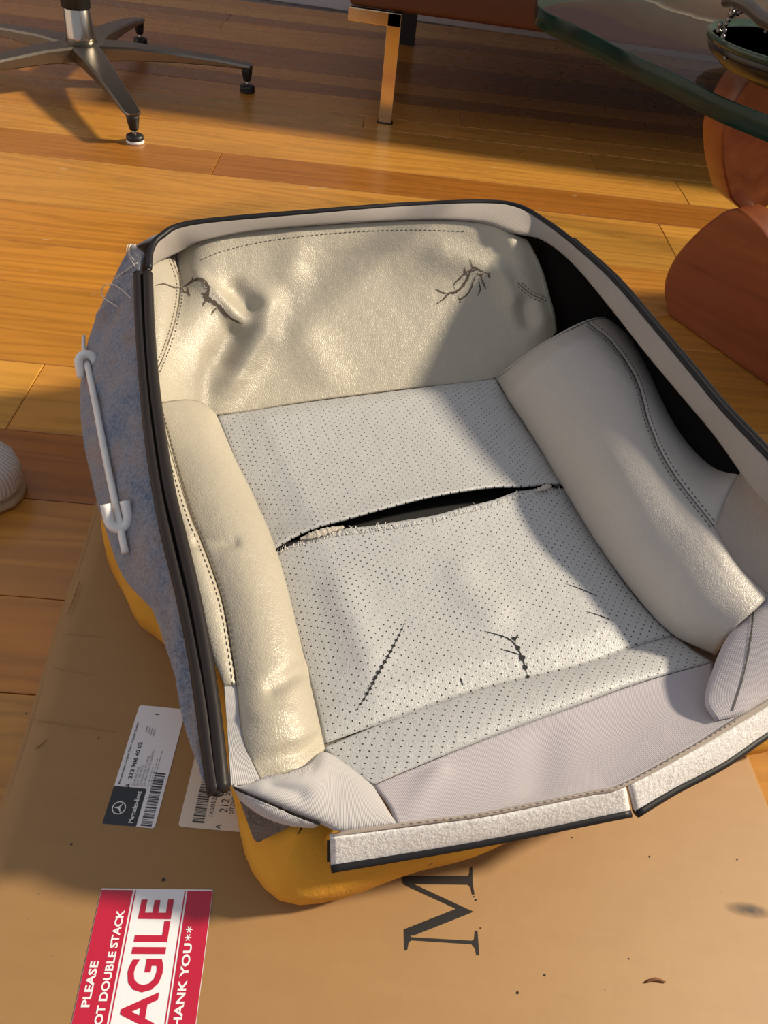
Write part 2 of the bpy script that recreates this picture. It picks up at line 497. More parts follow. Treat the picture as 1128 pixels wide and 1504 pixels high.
# dirt marks on the lid
for (x, y, r) in ((699, 1322, 1.3), (696, 1317, .9), (706, 1363, 1), (761, 1458, 1.6), (840, 1230, 1), (954, 1258, 1.2), (924, 1408, 1), (1083, 1262, 1.3), (38, 1048, 1.2), (105, 1240, 1.6), (240, 1292, 2.4), (800, 1432, 1.4), (670, 1338, .8), (145, 1084, 1)):
    c = P(x, y, BZ + .0003); q = r * .0006
    MB().add([c + Vector((q * rnd.uniform(.6, 1.3) * math.cos(a * 1.05), q * rnd.uniform(.6, 1.4) * math.sin(a * 1.05), 0)) for a in range(6)], [tuple(range(6))]).build('dirt_speck', M_ink, box, smooth=False)
t = NT('grey_smudge'); vv = t.coord(); t.set(Base_Color=(.10, .09, .08, 1), Roughness=.7)
ff = t.noise(vv, 90, 4)
gr = t.n('ShaderNodeTexGradient', gradient_type='SPHERICAL'); mp = t.n('ShaderNodeMapping', vector_type='TEXTURE')
sc_ = P(1100, 1337, BZ); mp.inputs['Location'].default_value = tuple(sc_); mp.inputs['Scale'].default_value = (.019, .006, .01); t.l(vv, mp.inputs[0]); t.l(mp.outputs[0], gr.inputs[0])
t.l(t.math('MULTIPLY', t.math('MULTIPLY', gr.outputs['Fac'], ff), 1.5), t.b.inputs['Alpha'])
c = sc_
MB().add([c + Vector((dx * .02, dy * .007, .0003)) for dx, dy in ((-1, -1), (1, -1), (1, 1), (-1, 1))], [(0, 1, 2, 3)]).build('smudge', t.m, box, smooth=False)

# ---- stickers
class Frame:
    def __init__(s, o, ex, z): s.o = o; s.ex = ex; s.ey = Vector((-ex.y, ex.x, 0)); s.z = z
    def p(s, x, y, dz=0): 
        v = s.o + s.ex * x + s.ey * y; return Vector((v.x, v.y, s.z + dz))
def rect(mb, fr, x0, x1, y0, y1, dz):
    return mb.add([fr.p(x0, y0, dz), fr.p(x1, y0, dz), fr.p(x1, y1, dz), fr.p(x0, y1, dz)], [(0, 1, 2, 3)])
def rrect(mb, fr, x0, x1, y0, y1, dz, r, th=.0002):
    ring = []
    for cx, cy, a0 in ((x1 - r, y1 - r, 0), (x0 + r, y1 - r, 90), (x0 + r, y0 + r, 180), (x1 - r, y0 + r, 270)):
        for k in range(6):
            a = math.radians(a0 + 18 * k); ring.append((cx + r * math.cos(a), cy + r * math.sin(a)))
    n = len(ring)
    V = [fr.p(x, y, dz) for x, y in ring] + [fr.p(x, y, dz - th) for x, y in ring]
    return mb.add(V, [tuple(range(n))] + [(i, n + i, n + (i + 1) % n, (i + 1) % n) for i in range(n)])
def text(s, fr, x0, x1, y0, y1, dz, mb, bold=0.0):
    cu = D.curves.new('t', 'FONT'); cu.body = s; cu.resolution_u = 3; cu.offset = bold; cu.fill_mode = 'FRONT'
    ob = D.objects.new('t', cu); C.objects.link(ob)
    dg = bpy.context.evaluated_depsgraph_get(); me = ob.evaluated_get(dg).to_mesh()
    V = [v.co.copy() for v in me.vertices]; F = [tuple(p.vertices) for p in me.polygons]
    ob.evaluated_get(dg).to_mesh_clear(); D.objects.remove(ob); D.curves.remove(cu)
    if not V: return
    ax, bx2 = min(v.x for v in V), max(v.x for v in V); ay, by2 = min(v.y for v in V), max(v.y for v in V)
    sx = (x1 - x0) / (bx2 - ax); sy = (y1 - y0) / max(1e-6, by2 - ay)
    mb.add([fr.p(x0 + (v.x - ax) * sx, y0 + (v.y - ay) * sy, dz) for v in V], F)
def sticker_mat(name, col, rough=.3):
    t = NT(name); t.set(Base_Color=(*col, 1), Roughness=rough, Coat_Weight=.3, Coat_Roughness=.1)
    v = t.coord(); t.normal(t.bump(t.noise(v, 45, 3), .0015, .25))
    t.color(t.mix(t.noise(v, 30, 2), tuple(c * .95 for c in col), col)); return t.m
M_lab = sticker_mat('white_label', (.80, .79, .80), .4)
M_lab2 = sticker_mat('buff_label', (.72, .62, .50), .45)
M_navy = plain('label_dark', (.025, .028, .034), .35)
M_print = plain('label_print', (.05, .05, .06), .5)
M_grey = plain('label_grey', (.35, .35, .37), .5)
M_red = sticker_mat('sticker_red', (.50, .010, .04), .22)
M_swhite = sticker_mat('sticker_white', (.84, .84, .86), .22)

# printed part label
q = [P(*c, BZ) for c in ((227, 1217), (150, 1211), (205, 1036), (273, 1043))]
exd = ((q[2] - q[1]) + (q[3] - q[0])).normalized(); fr = Frame((q[0]), exd, BZ)
Lg = ((q[2] - q[1]).length + (q[3] - q[0]).length) / 2; Wd = ((q[1] - q[0]).length + (q[2] - q[3]).length) / 2
a, b = Lg / .099, Wd / .038
mb = MB(); rrect(mb, fr, 0, Lg, 0, Wd, .0004, .0022)
lab = mb.build('shipping_label', M_lab, box, smooth=False); lab['label'] = 'white printed part label with a dark logo block'
mb = MB(); rrect(mb, fr, 0, .029 * a, .0135 * b, Wd, .0006, .0008); mb.build('dark_block', M_navy, lab, smooth=False)
mb = MB()
cx, cy, R0 = .0125 * a, .0295 * b, .0050
n = 28
for k in range(n):
    a0, a1 = 2 * math.pi * k / n, 2 * math.pi * (k + 1) / n
    mb.add([fr.p(cx + r * math.cos(w), cy + r * math.sin(w), .0008) for r, w in ((R0, a0), (R0, a1), (R0 * .86, a1), (R0 * .86, a0))], [(0, 1, 2, 3)])
for k in range(3):
    w = math.pi / 2 + 2 * math.pi * k / 3
    mb.add([fr.p(cx + r * math.cos(v_), cy + r * math.sin(v_), .00082) for r, v_ in ((R0 * .9, w), (R0 * .17, w + 1.047), (0, w), (R0 * .17, w - 1.047))], [(0, 1, 2), (0, 2, 3)])
text('Mercedes-Benz', fr, .0022 * a, .0265 * a, .0165 * b, .0200 * b, .0008, mb, .02)
mb.build('logo', M_grey if False else M_lab, lab, smooth=False)
mb = MB()
text('Mercedes-Benz Original-Teile / Originale Qualität', fr, .031 * a, .083 * a, .0335 * b, .0358 * b, .0006, mb, .012)
text('A', fr, .0285 * a, .0320 * a, .0265 * b, .0297 * b, .0006, mb, .02)
text('212 906 40 02', fr, .0355 * a, .0665 * a, .0265 * b, .0297 * b, .0006, mb, .03)
text('1', fr, .0915 * a, .0925 * a, .0205 * b, .0235 * b, .0006, mb, .03)
x = .001
while x < .042:
    w = rnd.choice((.0004, .0004, .0008, .0012)); rect(mb, fr, x * a, (x + w) * a, .0025 * b, .0105 * b, .0006); x += w + rnd.choice((.0004, .0005, .0009))
rect(mb, fr, .021 * a, .022 * a, .0115 * b, .0120 * b, .0006)
mb.build('lettering', M_print, lab, smooth=False)
mb = MB()
for i, (s_, x1) in enumerate((('SITZHEIZUNG', .0455), ('SEAT HEATING', .0470), ('CHAUFFAGE DE SIEGE', .0555), ('CALEFACCION DE ASIENTO', .0610))):
    text(s_, fr, .0305 * a, x1 * a, (.0232 - i * .0026) * b, (.0250 - i * .0026) * b, .0006, mb, .008)
for i in range(3):
    for k in range(5 + i * 2):
        rect(mb, fr, (.031 + k * .0034) * a, (.0335 + k * .0034) * a, (.0130 - i * .0018) * b, (.0136 - i * .0018) * b, .0006)
for i in range(4): rect(mb, fr, (.0755 - i * .001) * a, (.0805 - i * .0005) * a, (.0262 - i * .0022) * b, (.0270 - i * .0022) * b, .0006)
mb.build('small_print', M_grey, lab, smooth=False)

# second, buff label, half hidden under the cushion
o1 = P(261.5, 1214, BZ); o2 = P(292, 1088, BZ)
exd = (o2 - o1).normalized(); ey = Vector((-exd.y, exd.x, 0)); Wd = .062
fr = Frame(o1 - ey * Wd, exd, BZ); Lg = .095
mb = MB(); rrect(mb, fr, 0, Lg, 0, Wd, .0004, .0025)
lab = mb.build('barcode_label', M_lab2, box, smooth=False); lab['label'] = 'buff barcode label half under the cushion'
mb = MB(); x = .004
while x < .080:
    w = rnd.choice((.0004, .0008, .0013)); rect(mb, fr, x, x + w, .0440, .0525, .0006); x += w + rnd.choice((.0005, .0006, .001))
text('1450520585', fr, .0095, .0350, .0385, .0418, .0006, mb)
text('212 906', fr, .0135, .0370, .0285, .0345, .0006, mb)
text('A', fr, .0005, .0045, .0310, .0348, .0006, mb)
text('SITZHEIZUNG', fr, .0130, .0390, .0240, .0272, .0006, mb)
text('0701', fr, .0260, .0340, .0105, .0132, .0006, mb)
x = .003
while x < .016:
    w = rnd.choice((.0004, .0008, .0013)); rect(mb, fr, x, x + w, .0040, .0115, .0006); x += w + rnd.choice((.0005, .0009))
mb.build('lettering', M_print, lab, smooth=False)

# fragile sticker
tl, tr = P(150, 1302, BZ), P(313, 1307, BZ); bl, br = P(105, 1504, BZ), P(288, 1504, BZ)
Wd = (tl - tr).length; exd = ((tl - bl).normalized() + (tr - br).normalized()).normalized(); Lg = Wd * 5 / 3
fr = Frame(tr - exd * Lg, exd, BZ); k = Wd / .076
mb = MB(); rrect(mb, fr, 0, Lg, 0, Wd, .0004, .0008)
st = mb.build('fragile_sticker', M_swhite, box, smooth=False); st['label'] = 'red and white fragile sticker with large lettering'
mb = MB()
for y0, y1 in ((.0545, .0757), (.0524, .0532), (.0186, .0194), (.0003, .0174)): rect(mb, fr, .001 * k, Lg - .0010 * k, y0 * k, y1 * k, .0006)
rd = mb.build('red_band', M_red, st, smooth=False)
mb = MB()
text('FRAGILE', fr, Lg - .1130 * k, Lg - .0068 * k, .0255 * k, .0478 * k, .0006, mb, .022)
mb.build('fragile_lettering', M_red, st, smooth=False)
mb = MB()
text('PLEASE', fr, Lg - .0715 * k, Lg - .0455 * k, .0672 * k, .0725 * k, .0008, mb, .03)
mb.build('small_lettering', M_swhite, st, smooth=False); mb = MB()
text('DO NOT DOUBLE STACK', fr, Lg - .1005 * k, Lg - .0140 * k, .0572 * k, .0625 * k, .0008, mb, .03)
mb.build('small_lettering', M_swhite, st, smooth=False); mb = MB()
text('THANK YOU', fr, Lg - .0890 * k, Lg - .0345 * k, .0090 * k, .0145 * k, .0008, mb, .03)
for ax in (Lg - .0310 * k, Lg - .0260 * k):
    for q_ in range(3):
        w = pi_ = math.pi * q_ / 3 + .52; ca, sa = math.cos(w), math.sin(w); r_, h_ = .0022 * k, .00032 * k
        mb.add([fr.p(ax + ca * a_ - sa * b_, .0125 * k + sa * a_ + ca * b_, .0008 + q_ * .00001) for a_, b_ in ((-r_, -h_), (r_, -h_), (r_, h_), (-r_, h_))], [(0, 1, 2, 3)])
mb.build('small_lettering', M_swhite, st, smooth=False)

# splinter on the box
c0, c1 = P(948, 1443, BZ), P(977, 1443, BZ)
L = catmull([c0, (c0 + c1) / 2 + Vector((0, .0015, .001)), c1], 10)
tag(MB().tube([p + Vector((0, 0, .0009)) for p in L], [.0003 + .0008 * math.sin(math.pi * (i + 1) / 11) for i in range(10)], sides=6).build('wood_splinter', plain('splinter', (.20, .08, .03), .7)),
    'tiny dark wood splinter lying on the cardboard box', 'splinter')

# ================================================================== FOAM PAD
def foam_pad():
    t = NT('yellow_foam'); v = t.coord()
    c = t.ramp(t.noise(v, 12, 4), [(.3, (.62, .27, .018)), (.7, (.78, .40, .035))])
    c = t.mix(t.math('GREATER_THAN', t.noise(v, 40, 4), .70), c, (.42, .20, .04))
    t.color(c); t.set(Roughness=.85, Subsurface_Weight=.0)
    t.normal(t.bump(t.noise(v, 220, 5, .7), .003, .5)); 
    base = [(150, 775), (163, 835), (200, 920), (248, 962), (300, 1080), (345, 1190), (368, 1285), (395, 1325), (432, 1340), (500, 1326), (620, 1290), (760, 1240), (930, 1170), (1060, 1130), (1128, 1108)]
    out = [P(x, y, BZ + .001) for x, y in base]
    out += [Vector((.385, .41, BZ)), Vector((.385, .47, BZ)), Vector((.335, .58, BZ)), Vector((.235, .75, BZ)), Vector((.15, .82, BZ)), Vector((.05, .81, BZ)), Vector((-.12, .755, BZ)), Vector((-.25, .69, BZ)), Vector((-.29, .63, BZ))]
    out.append(out[0])
    ring = catmull(out, 141)[:-1]; n = len(ring)
    cen = sum(ring, Vector()) / n
    prof = [(0, 0), (-.010, .012), (-.009, .030), (.004, .050), (.018, .062), (.045, .066)]
    V, F = [], []
    for j, (ins, h) in enumerate(prof):
        for i, p in enumerate(ring):
            tn = (ring[(i + 1) % n] - ring[i - 1]).normalized(); nrm = Vector((tn.y, -tn.x, 0))
            if nrm.dot(cen - p) < 0: nrm = -nrm
            wob = .0015 * math.sin(i * .9 + j) 
            q = p + nrm * (max(0, ins + .010) + wob); V.append(Vector((q.x, q.y, BZ + .001 + h)))
    for j in range(len(prof) - 1):
        for i in range(n):
            r = (i + 1) % n; F.append((j * n + i, j * n + r, (j + 1) * n + r, (j + 1) * n + i))
    b = (len(prof) - 1) * n
    V.append(Vector((cen.x, cen.y, BZ + .067))); F += [(b + i, b + (i + 1) % n, len(V) - 1) for i in range(n)]
    F.append(tuple(range(n))[::-1])
    o = obj('foam_pad', V, F, t.m)
    bm = bmesh.new(); bm.from_mesh(o.data); bmesh.ops.recalc_face_normals(bm, faces=bm.faces); bm.to_mesh(o.data); bm.free()
    return tag(o, 'yellow foam seat cushion pad lying on the cardboard box under the leather cover', 'foam')
foam_pad()

# ================================================================== SEAT COVER
cover = thing('seat_cover', 'torn pale grey leather car seat cover with perforated centre and black edge strips', 'seat cover', (0.03, .5, .108))
pi = math.pi
sinb = lambda a: (lambda u, v: a * math.sin(pi * u) ** .7 * math.sin(pi * v) ** .5)
insL = [(318, 611, .130), (345, 682, .129), (375, 745, .127), (401, 812, .126), (426, 905, .124), (455, 1010, .122), (476, 1092, .120)]
insR = [(728, 556, .130), (775, 627, .128), (831, 717, .127), (890, 812, .126), (940, 882, .124), (988, 932, .123)]
rear = [(318, 611, .130), (450, 591, .129), (590, 573, .129), (728, 556, .130)]
front = [(476, 1092, .120), (560, 1063, .122), (700, 1016, .123), (850, 980, .123), (930, 951, .123), (988, 932, .123)]
up_e = [(x, y + 2.2 * math.exp(-((x - 400) / 60) ** 2) - 4 * math.exp(-((x - 620) / 120) ** 2)) for x, y in [(401, 809), (440, 793), (486, 781), (508, 776), (550, 765), (593, 754), (635, 744), (678, 735), (720, 728), (750, 726), (776, 724), (805, 717), (831, 714)]]
lo_e = [(x, y - 2.2 * math.exp(-((x - 400) / 60) ** 2) + 4 * math.exp(-((x - 620) / 120) ** 2)) for x, y in [(402, 815), (444, 799), (486, 786), (508, 782), (550, 776), (593, 768), (635, 761), (678, 750), (720, 741), (750, 731), (776, 727), (805, 722), (832, 720)]]
zt = lambda x: .132 + .008 * math.sin(pi * (x - 395) / 440)
def crown(a): return lambda u, v: a * (min(1, 9 * u) * min(1, 9 * (1 - u))) ** .8
patch('insert_panel', cover, rear, [(x, y, zt(x) - .004) for x, y in up_e], insL[:3] + [(401, 809, .129)], insR[:2] + [(831, 714, .129)], 90, 50, M_perf,
      lambda u, v: .007 * (min(1, 7 * u) * min(1, 7 * (1 - u))) ** .7 * min(1, v * 8) ** .7 + .002 * max(0, v * 8 - 7))
patch('insert_panel', cover, [(x, y, zt(x) - .004) for x, y in lo_e], front, [(402, 815, .127)] + insL[4:], [(832, 720, .127)] + insR[3:], 90, 60, M_perf,
      lambda u, v: .007 * (min(1, 7 * u) * min(1, 7 * (1 - u))) ** .7 * min(1, (1 - v) * 8) ** .7 + .001 * max(0, 1 - v * 8),
      dents=[([(500, 870), (540, 960)], 30, .003), ([(680, 850), (720, 900)], 30, .003)])
patch('backing_cloth', cover, [(305, 592, .116), (520, 570, .116), (745, 540, .116)], [(455, 1150, .112), (780, 1090, .113), (1110, 1000, .114)], nu=20, nv=20, mat=M_beige)
patch('heating_mat', cover, [(390, 795, .121), (600, 735, .122), (842, 700, .121)], [(396, 828, .121), (610, 785, .122), (845, 735, .121)], nu=20, nv=4, mat=M_dark)
# front perforated strip
patch('front_strip', cover, [(474, 1096, .118)] + [(x + 1, y - 3, z - .003) for x, y, z in front[1:]], [(548, 1153, .118), (576, 1141, .120), (664, 1105, .124), (764, 1067, .126), (839, 1040, .127), (939, 1003, .127), (1047, 972, .126)],
      [(474, 1098, .119), (505, 1132, .118), (548, 1153, .118)], [(989, 929, .120), (1020, 955, .124), (1047, 972, .126)], 90, 24, M_perf, sinb(.007))
# rear panel
rp_bot = [(228, 588, .182), (280, 601, .150), (318, 610, .130), (450, 590, .128), (590, 572, .128), (728, 555, .130), (790, 515, .150), (818, 487, .160)]
patch('rear_panel', cover, [(258, 374, .222), (300, 349, .244), (400, 333, .250), (600, 320, .254), (700, 322, .254), (745, 336, .250), (775, 347, .240)], rp_bot,
      [(258, 374, .222), (264, 420, .210), (257, 470, .200), (241, 520, .192), (228, 588, .182)], [(775, 352, .240), (803, 400, .215), (815, 450, .185), (818, 487, .160)], 130, 90, M_leaw,
      lambda u, v: -.012 * math.sin(pi * v) * math.sin(pi * u) ** .5 + .006 * math.sin(pi * v) ** 2 * math.sin(5 * u),
      dents=[([(322, 598), (350, 545), (384, 492), (392, 450)], 22, .011), ([(328, 528), (346, 490)], 20, -.010), ([(292, 408), (310, 428), (352, 474)], 12, .008), ([(346, 424), (368, 448)], 13, -.007), ([(262, 400), (258, 470)], 16, .004),
             ([(470, 420), (560, 400)], 55, -.006), ([(772, 448), (778, 468)], 13, -.016), ([(735, 400), (756, 440)], 15, .010), ([(797, 448), (803, 470)], 12, .009), ([(450, 500), (480, 560)], 30, .004), ([(650, 374), (700, 392)], 24, .005), ([(440, 350), (430, 400)], 25, .005)])
# rear left corner
patch('corner_panel', cover, [(220, 392, .236), (240, 378, .230), (258, 374, .223)], [(226, 585, .184), (227, 587, .183), (228, 588, .182)], [(220, 392, .236), (222, 440, .225), (223, 500, .208), (226, 585, .184)],
      [(258, 374, .222), (264, 420, .210), (257, 470, .200), (241, 520, .192), (228, 588, .182)], 20, 50, M_leaw, sinb(.006))
# left bolster
seamL = [(231, 593, .184), (255, 680, .174), (280, 760, .171), (297, 800, .169), (325, 880, .163), (340, 960, .156), (347, 1008, .151)]
patch('left_bolster', cover, [(231, 593, .184), (280, 599, .156), (318, 611, .130)], [(385, 1151, .136), (420, 1136, .137), (447, 1129, .132), (476, 1104, .119)], seamL + [(357, 1085, .146), (385, 1151, .136)], insL + [(476, 1104, .119)], 50, 110, M_leaw,
      lambda u, v: .020 * math.sin(pi * u) ** .7 * math.sin(pi * min(1, v * 1.02 + .02)) ** .25, dents=[([(300, 800), (345, 795)], 7, -.004), ([(400, 1010), (440, 985)], 12, -.005), ([(370, 1050), (430, 1050)], 12, .003)])
rimL = [(226, 588, .196), (238, 680, .188), (260, 770, .179), (288, 880, .167), (310, 960, .157), (330, 1008, .152)]
patch('left_outer_strip', cover, [(226, 588, .196), (231, 593, .184)], [(330, 1008, .152), (347, 1008, .151)], rimL, seamL, 16, 80, M_leaw, lambda u, v: .005 * math.sin(pi * u) ** .7 * math.sin(pi * v) ** .3,
      dents=[([(275, 800), (300, 797)], 7, -.003)])
patch('left_ribbed_fabric', cover, [(329, 1005, .152), (347, 1006, .151)], [(338, 1153, .140), (385, 1152, .136)], [(329, 1005, .152), (334, 1080, .146), (338, 1153, .140)], [(347, 1006, .151), (357, 1085, .146), (385, 1152, .136)], 16, 40, M_rib)
# right bolster
seamR = [(862, 473, .196), (900, 505, .199), (935, 560, .201), (954, 625, .200), (985, 690, .196), (1050, 775, .188), (1085, 830, .180), (1127, 872, .170)]
patch('right_bolster', cover, [(728, 556, .130), (748, 542, .152), (795, 508, .176), (862, 473, .196)], [(1050, 963, .125), (1075, 915, .146), (1127, 872, .170)], insR + [(1050, 963, .125)], seamR, 60, 90, M_lea,
      lambda u, v: (.024 * math.sin(pi * u) ** .6) * (min(1, v * 9) ** .6), dents=[([(985, 800), (1060, 880)], 50, -.004)])
patch('bolster_end', cover, [(728, 556, .130), (748, 542, .152), (795, 508, .176), (862, 473, .196), (905, 467, .190)], [(738, 556, .124), (765, 540, .130), (805, 512, .140), (860, 486, .152), (900, 480, .158)], nu=40, nv=10, mat=M_lea)
patch('right_outer_strip', cover, [(862, 473, .196), (880, 468, .195), (905, 467, .190)], [(1050, 775, .188), (1066, 735, .194), (1088, 692, .204)], seamR[:6], [(905, 467, .190), (938, 512, .178), (972, 590, .166), (1005, 645, .166), (1050, 682, .178), (1088, 692, .204)], 30, 70, M_lea, sinb(.010))
patch('side_fabric', cover, [(1088, 692, .206), (1112, 726, .213)], [(1127, 872, .170), (1180, 900, .168), (1240, 900, .180)], [(1088, 692, .206), (1066, 735, .194), (1050, 775, .188), (1085, 830, .180), (1127, 872, .170)], [(1112, 726, .213), (1190, 810, .200), (1240, 900, .180)], 30, 40, M_beige, sinb(-.006))
# front fabric
ff_top = [(548, 1154, .118), (576, 1142, .120), (664, 1106, .124), (764, 1068, .126), (839, 1041, .127), (939, 1004, .127), (1047, 973, .126)]
hem = [(582, 1209, .127), (640, 1202, .128), (714, 1192, .130), (864, 1162, .132), (914, 1150, .133), (1014, 1096, .135), (1086, 1053, .1368)]
patch('front_fabric', cover, ff_top, hem, [(548, 1154, .118), (570, 1182, .121), (582, 1209, .127)], [(1047, 973, .126), (1050, 1020, .130), (1086, 1053, .1368)], 80, 30, M_fab, sinb(-.005), dents=[([(640, 1130), (600, 1190)], 18, .003), ([(800, 1070), (790, 1160)], 30, -.002)])
patch('corner_fabric', cover, [(1127, 872, .170), (1180, 895, .172), (1240, 900, .180)], [(1052, 1058, .137), (1090, 1050, .137), (1128, 1027, .138), (1240, 960, .142)], [(1127, 872, .170), (1072, 930, .156), (1046, 985, .146), (1035, 1030, .139), (1052, 1058, .137)], [(1240, 900, .180), (1240, 960, .142)], 40, 40, M_fab, sinb(.016))
patch('left_corner_fabric', cover, [(385, 1151, .138), (420, 1135, .140), (447, 1124, .134), (478, 1106, .120), (548, 1154, .118)], [(341, 1155, .140), (400, 1181, .137), (470, 1210, .130), (505, 1221, .127), (582, 1209, .127)], nu=60, nv=26, mat=M_rib, bulge=sinb(.011),
      dents=[([(400, 1150), (440, 1165)], 14, -.004)])
patch('corner_roll', cover, [(341, 1155, .140), (400, 1181, .137), (470, 1211, .129)], [(352, 1176, .122), (400, 1197, .119), (462, 1216, .119)], nu=40, nv=14, mat=M_rib, bulge=sinb(.006))
patch('lining_flap', cover, [(352, 1176, .119), (395, 1195, .117), (434, 1210, .116)], [(372, 1232, .094), (379, 1237, .093), (388, 1233, .095)], nu=16, nv=16, mat=felt('brown_fur', (.03, .025, .02), (.12, .09, .065), None, 90))
# hem border stitched above the felt band
patch('hem_band', cover, [(505, 1219, .1275)] + hem[:6] + [(1070, 1061, .1365), (1128, 1026, .138), (1240, 955, .142)], [(487, 1229, .126), (564, 1219, .1265), (640, 1209, .1275), (714, 1199, .1285), (864, 1169, .131), (916, 1157, .132), (1016, 1104, .134), (1128, 1037, .136), (1240, 968, .140)], nu=90, nv=8, mat=M_beige, bulge=sinb(.0025))
# white felt bands and their black strips
def band(top, bot, nm='felt_band'):
    patch(nm, cover, top, bot, nu=50, nv=14, mat=M_feltw, bulge=sinb(.002), thick=.004)
    L = catmull([p + Vector((0, 0, -.001)) for p in pts(bot)], 40)
    MB().tube(L, .0038, sides=8, flat=.7).build('edge_strip', M_strip, cover)
band([(485, 1231, .126), (564, 1220, .126), (714, 1200, .128), (864, 1170, .1305), (920, 1157, .1315)], [(486, 1273, .104), (564, 1260, .104), (714, 1234, .106), (864, 1204, .108), (926, 1192, .1085)])
band([(925, 1154, .1315), (1016, 1105, .1335), (1128, 1038, .1355), (1240, 970, .139)], [(934, 1193, .1085), (990, 1159, .110), (1062, 1121, .112), (1128, 1076, .114), (1240, 1008, .118)])
MB().add([P(481, 1234, .122), P(486, 1234, .122), P(486, 1266, .106), P(481, 1266, .106)], [(0, 1, 2, 3)]).build('band_tab', M_strip, cover, smooth=False)
# rim
rimT = [(221, 396, .244), (224, 368, .250), (240, 347, .255), (290, 328, .260), (480, 311, .265), (600, 302, .265), (710, 298, .265), (760, 304, .265), (800, 326, .262), (840, 356, .260), (900, 411, .257), (960, 481, .252), (1010, 541, .248), (1060, 601, .243), (1128, 673, .238), (1200, 752, .226), (1262, 860, .200), (1260, 940, .160)]
rimB = [(220, 402, .232), (228, 388, .232), (262, 371, .234), (300, 353, .246), (400, 336, .252), (600, 323, .256), (700, 325, .256), (750, 340, .252), (795, 352, .246), (840, 386, .240), (895, 451, .237), (950, 521, .232), (1000, 581, .228), (1050, 641, .222), (1112, 727, .214), (1190, 812, .200), (1240, 900, .180), (1240, 955, .145)]
patch('rim_band', cover, rimT, rimB, nu=220, nv=10, mat=M_band, bulge=sinb(.003), thick=.003)
L = catmull([p + (p - Vector((.03, .55, p.z))).normalized() * .002 for p in pts(rimT)], 200)
MB().tube(L, .0032, sides=8).build('edge_strip', M_strip, cover)
right_i = [(838, 350, .256), (900, 405, .253), (960, 474, .248), (1012, 535, .244), (1062, 595, .239), (1128, 664, .234), (1200, 744, .222), (1258, 845, .200), (1262, 880, .190)]
L = catmull([p + Vector((.004, .004, -.004)) for p in pts(right_i)], 90)
MB().tube(L, .004, sides=8).build('edge_strip', M_strip, cover)
# black side panel, and the skirt outside the rim
patch('black_side_panel', cover, [(752, 341, .245), (800, 357, .243), (840, 387, .239), (895, 452, .236), (950, 522, .231), (1000, 582, .227), (1050, 642, .221), (1093, 686, .215)],
      [(752, 343, .243), (795, 387, .205), (818, 440, .175), (870, 470, .165), (935, 520, .160), (985, 620, .156), (1030, 665, .168), (1093, 690, .214)], nu=70, nv=24, mat=M_black, bulge=sinb(-.006))
rt = pts(rimT)
def skirt(nm, idx, outs, mat, zb):
    T = catmull([rt[i] + Vector((0, 0, -.003)) for i in idx], 50)
    V, F = [], []; cen = Vector((.03, .55, 0)); nv = 14
    for j in range(nv):
        v = j / (nv - 1)
        for i, p in enumerate(T):
            o_ = (p - cen); o_.z = 0; o_.normalize(); u = i / 49
            q = p + o_ * (.003 + outs(u) * (math.sin(pi * min(1, v * .9)) if nm == 'side_skirt' else 0) + (0 if nm == 'side_skirt' else min(outs(u), 1.7 * (p.z - zb) * v))) ; q.z = p.z + (zb - p.z) * v; V.append(q)
    for j in range(nv - 1):
        for i in range(49): F.append((j * 50 + i, (j + 1) * 50 + i, (j + 1) * 50 + i + 1, j * 50 + i + 1))
    o = obj(nm, V, F, mat, cover); md = o.modifiers.new('thickness', 'SOLIDIFY'); md.thickness = .002
    return o
skirt('side_skirt', range(8, 18), lambda u: .004 + .035 * math.exp(-((u - .26) / .13) ** 2), M_black, .112)
skirt('rear_skirt', range(2, 9), lambda u: .05, M_feltb, .112)

# left felt flap
feltI = [(212, 372, .247), (204, 405, .240), (206, 480, .217), (212, 560, .202), (220, 640, .190), (232, 720, .180), (245, 790, .171), (265, 870, .160), (282, 950, .150), (295, 1040, .142), (308, 1150, .134)]
feltO = [(194, 358, .236), (172, 402, .205), (149, 450, .176), (131, 500, .155), (119, 562, .140), (122, 640, .128), (136, 705, .120), (152, 765, .116), (182, 845, .112), (232, 902, .110), (254, 962, .109), (278, 1060, .112), (306, 1155, .126)]
patch('felt_flap', cover, [(194, 358, .236), (212, 372, .247)], [(306, 1155, .126), (308, 1150, .134)], feltO, feltI, 40, 150, M_feltb,
      lambda u, v: .010 * math.sin(pi * u) ** .6 * math.sin(pi * v) ** .4 + .002 * math.sin(v * 40 + u * 9) * math.sin(pi * u), dents=[([(150, 465), (170, 440), (195, 425)], 7, .006), ([(185, 395), (205, 385)], 8, .004)], thick=.004)
# black twin edge strips on the left rim
sL = [(203, 402, .243), (206, 480, .222), (212, 560, .207), (220, 640, .195), (232, 720, .186), (246, 790, .178), (266, 870, .167), (283, 950, .157), (297, 1040, .149), (308, 1120, .142), (315, 1166, .138)]
sR = [(217, 402, .245), (220, 480, .224), (226, 560, .209), (236, 640, .197), (249, 720, .188), (266, 790, .180), (287, 880, .168), (302, 960, .158), (314, 1040, .150), (322, 1110, .144), (327, 1162, .139)]
MB().tube(catmull(pts(sL), 100), .0047, sides=10).build('edge_strip', M_pipe, cover)
MB().tube(catmull(pts(sR), 100), .0047, sides=10).build('edge_strip', M_pipe, cover)
mid = [tuple((a_ + b_) / 2 for a_, b_ in zip(p_, q_)) for p_, q_ in zip(sL, sR)]
MB().tube([p - Vector((0, 0, .0045)) for p in catmull(pts(mid), 100)], .0032, sides=8).build('strip_groove', M_dark, cover)

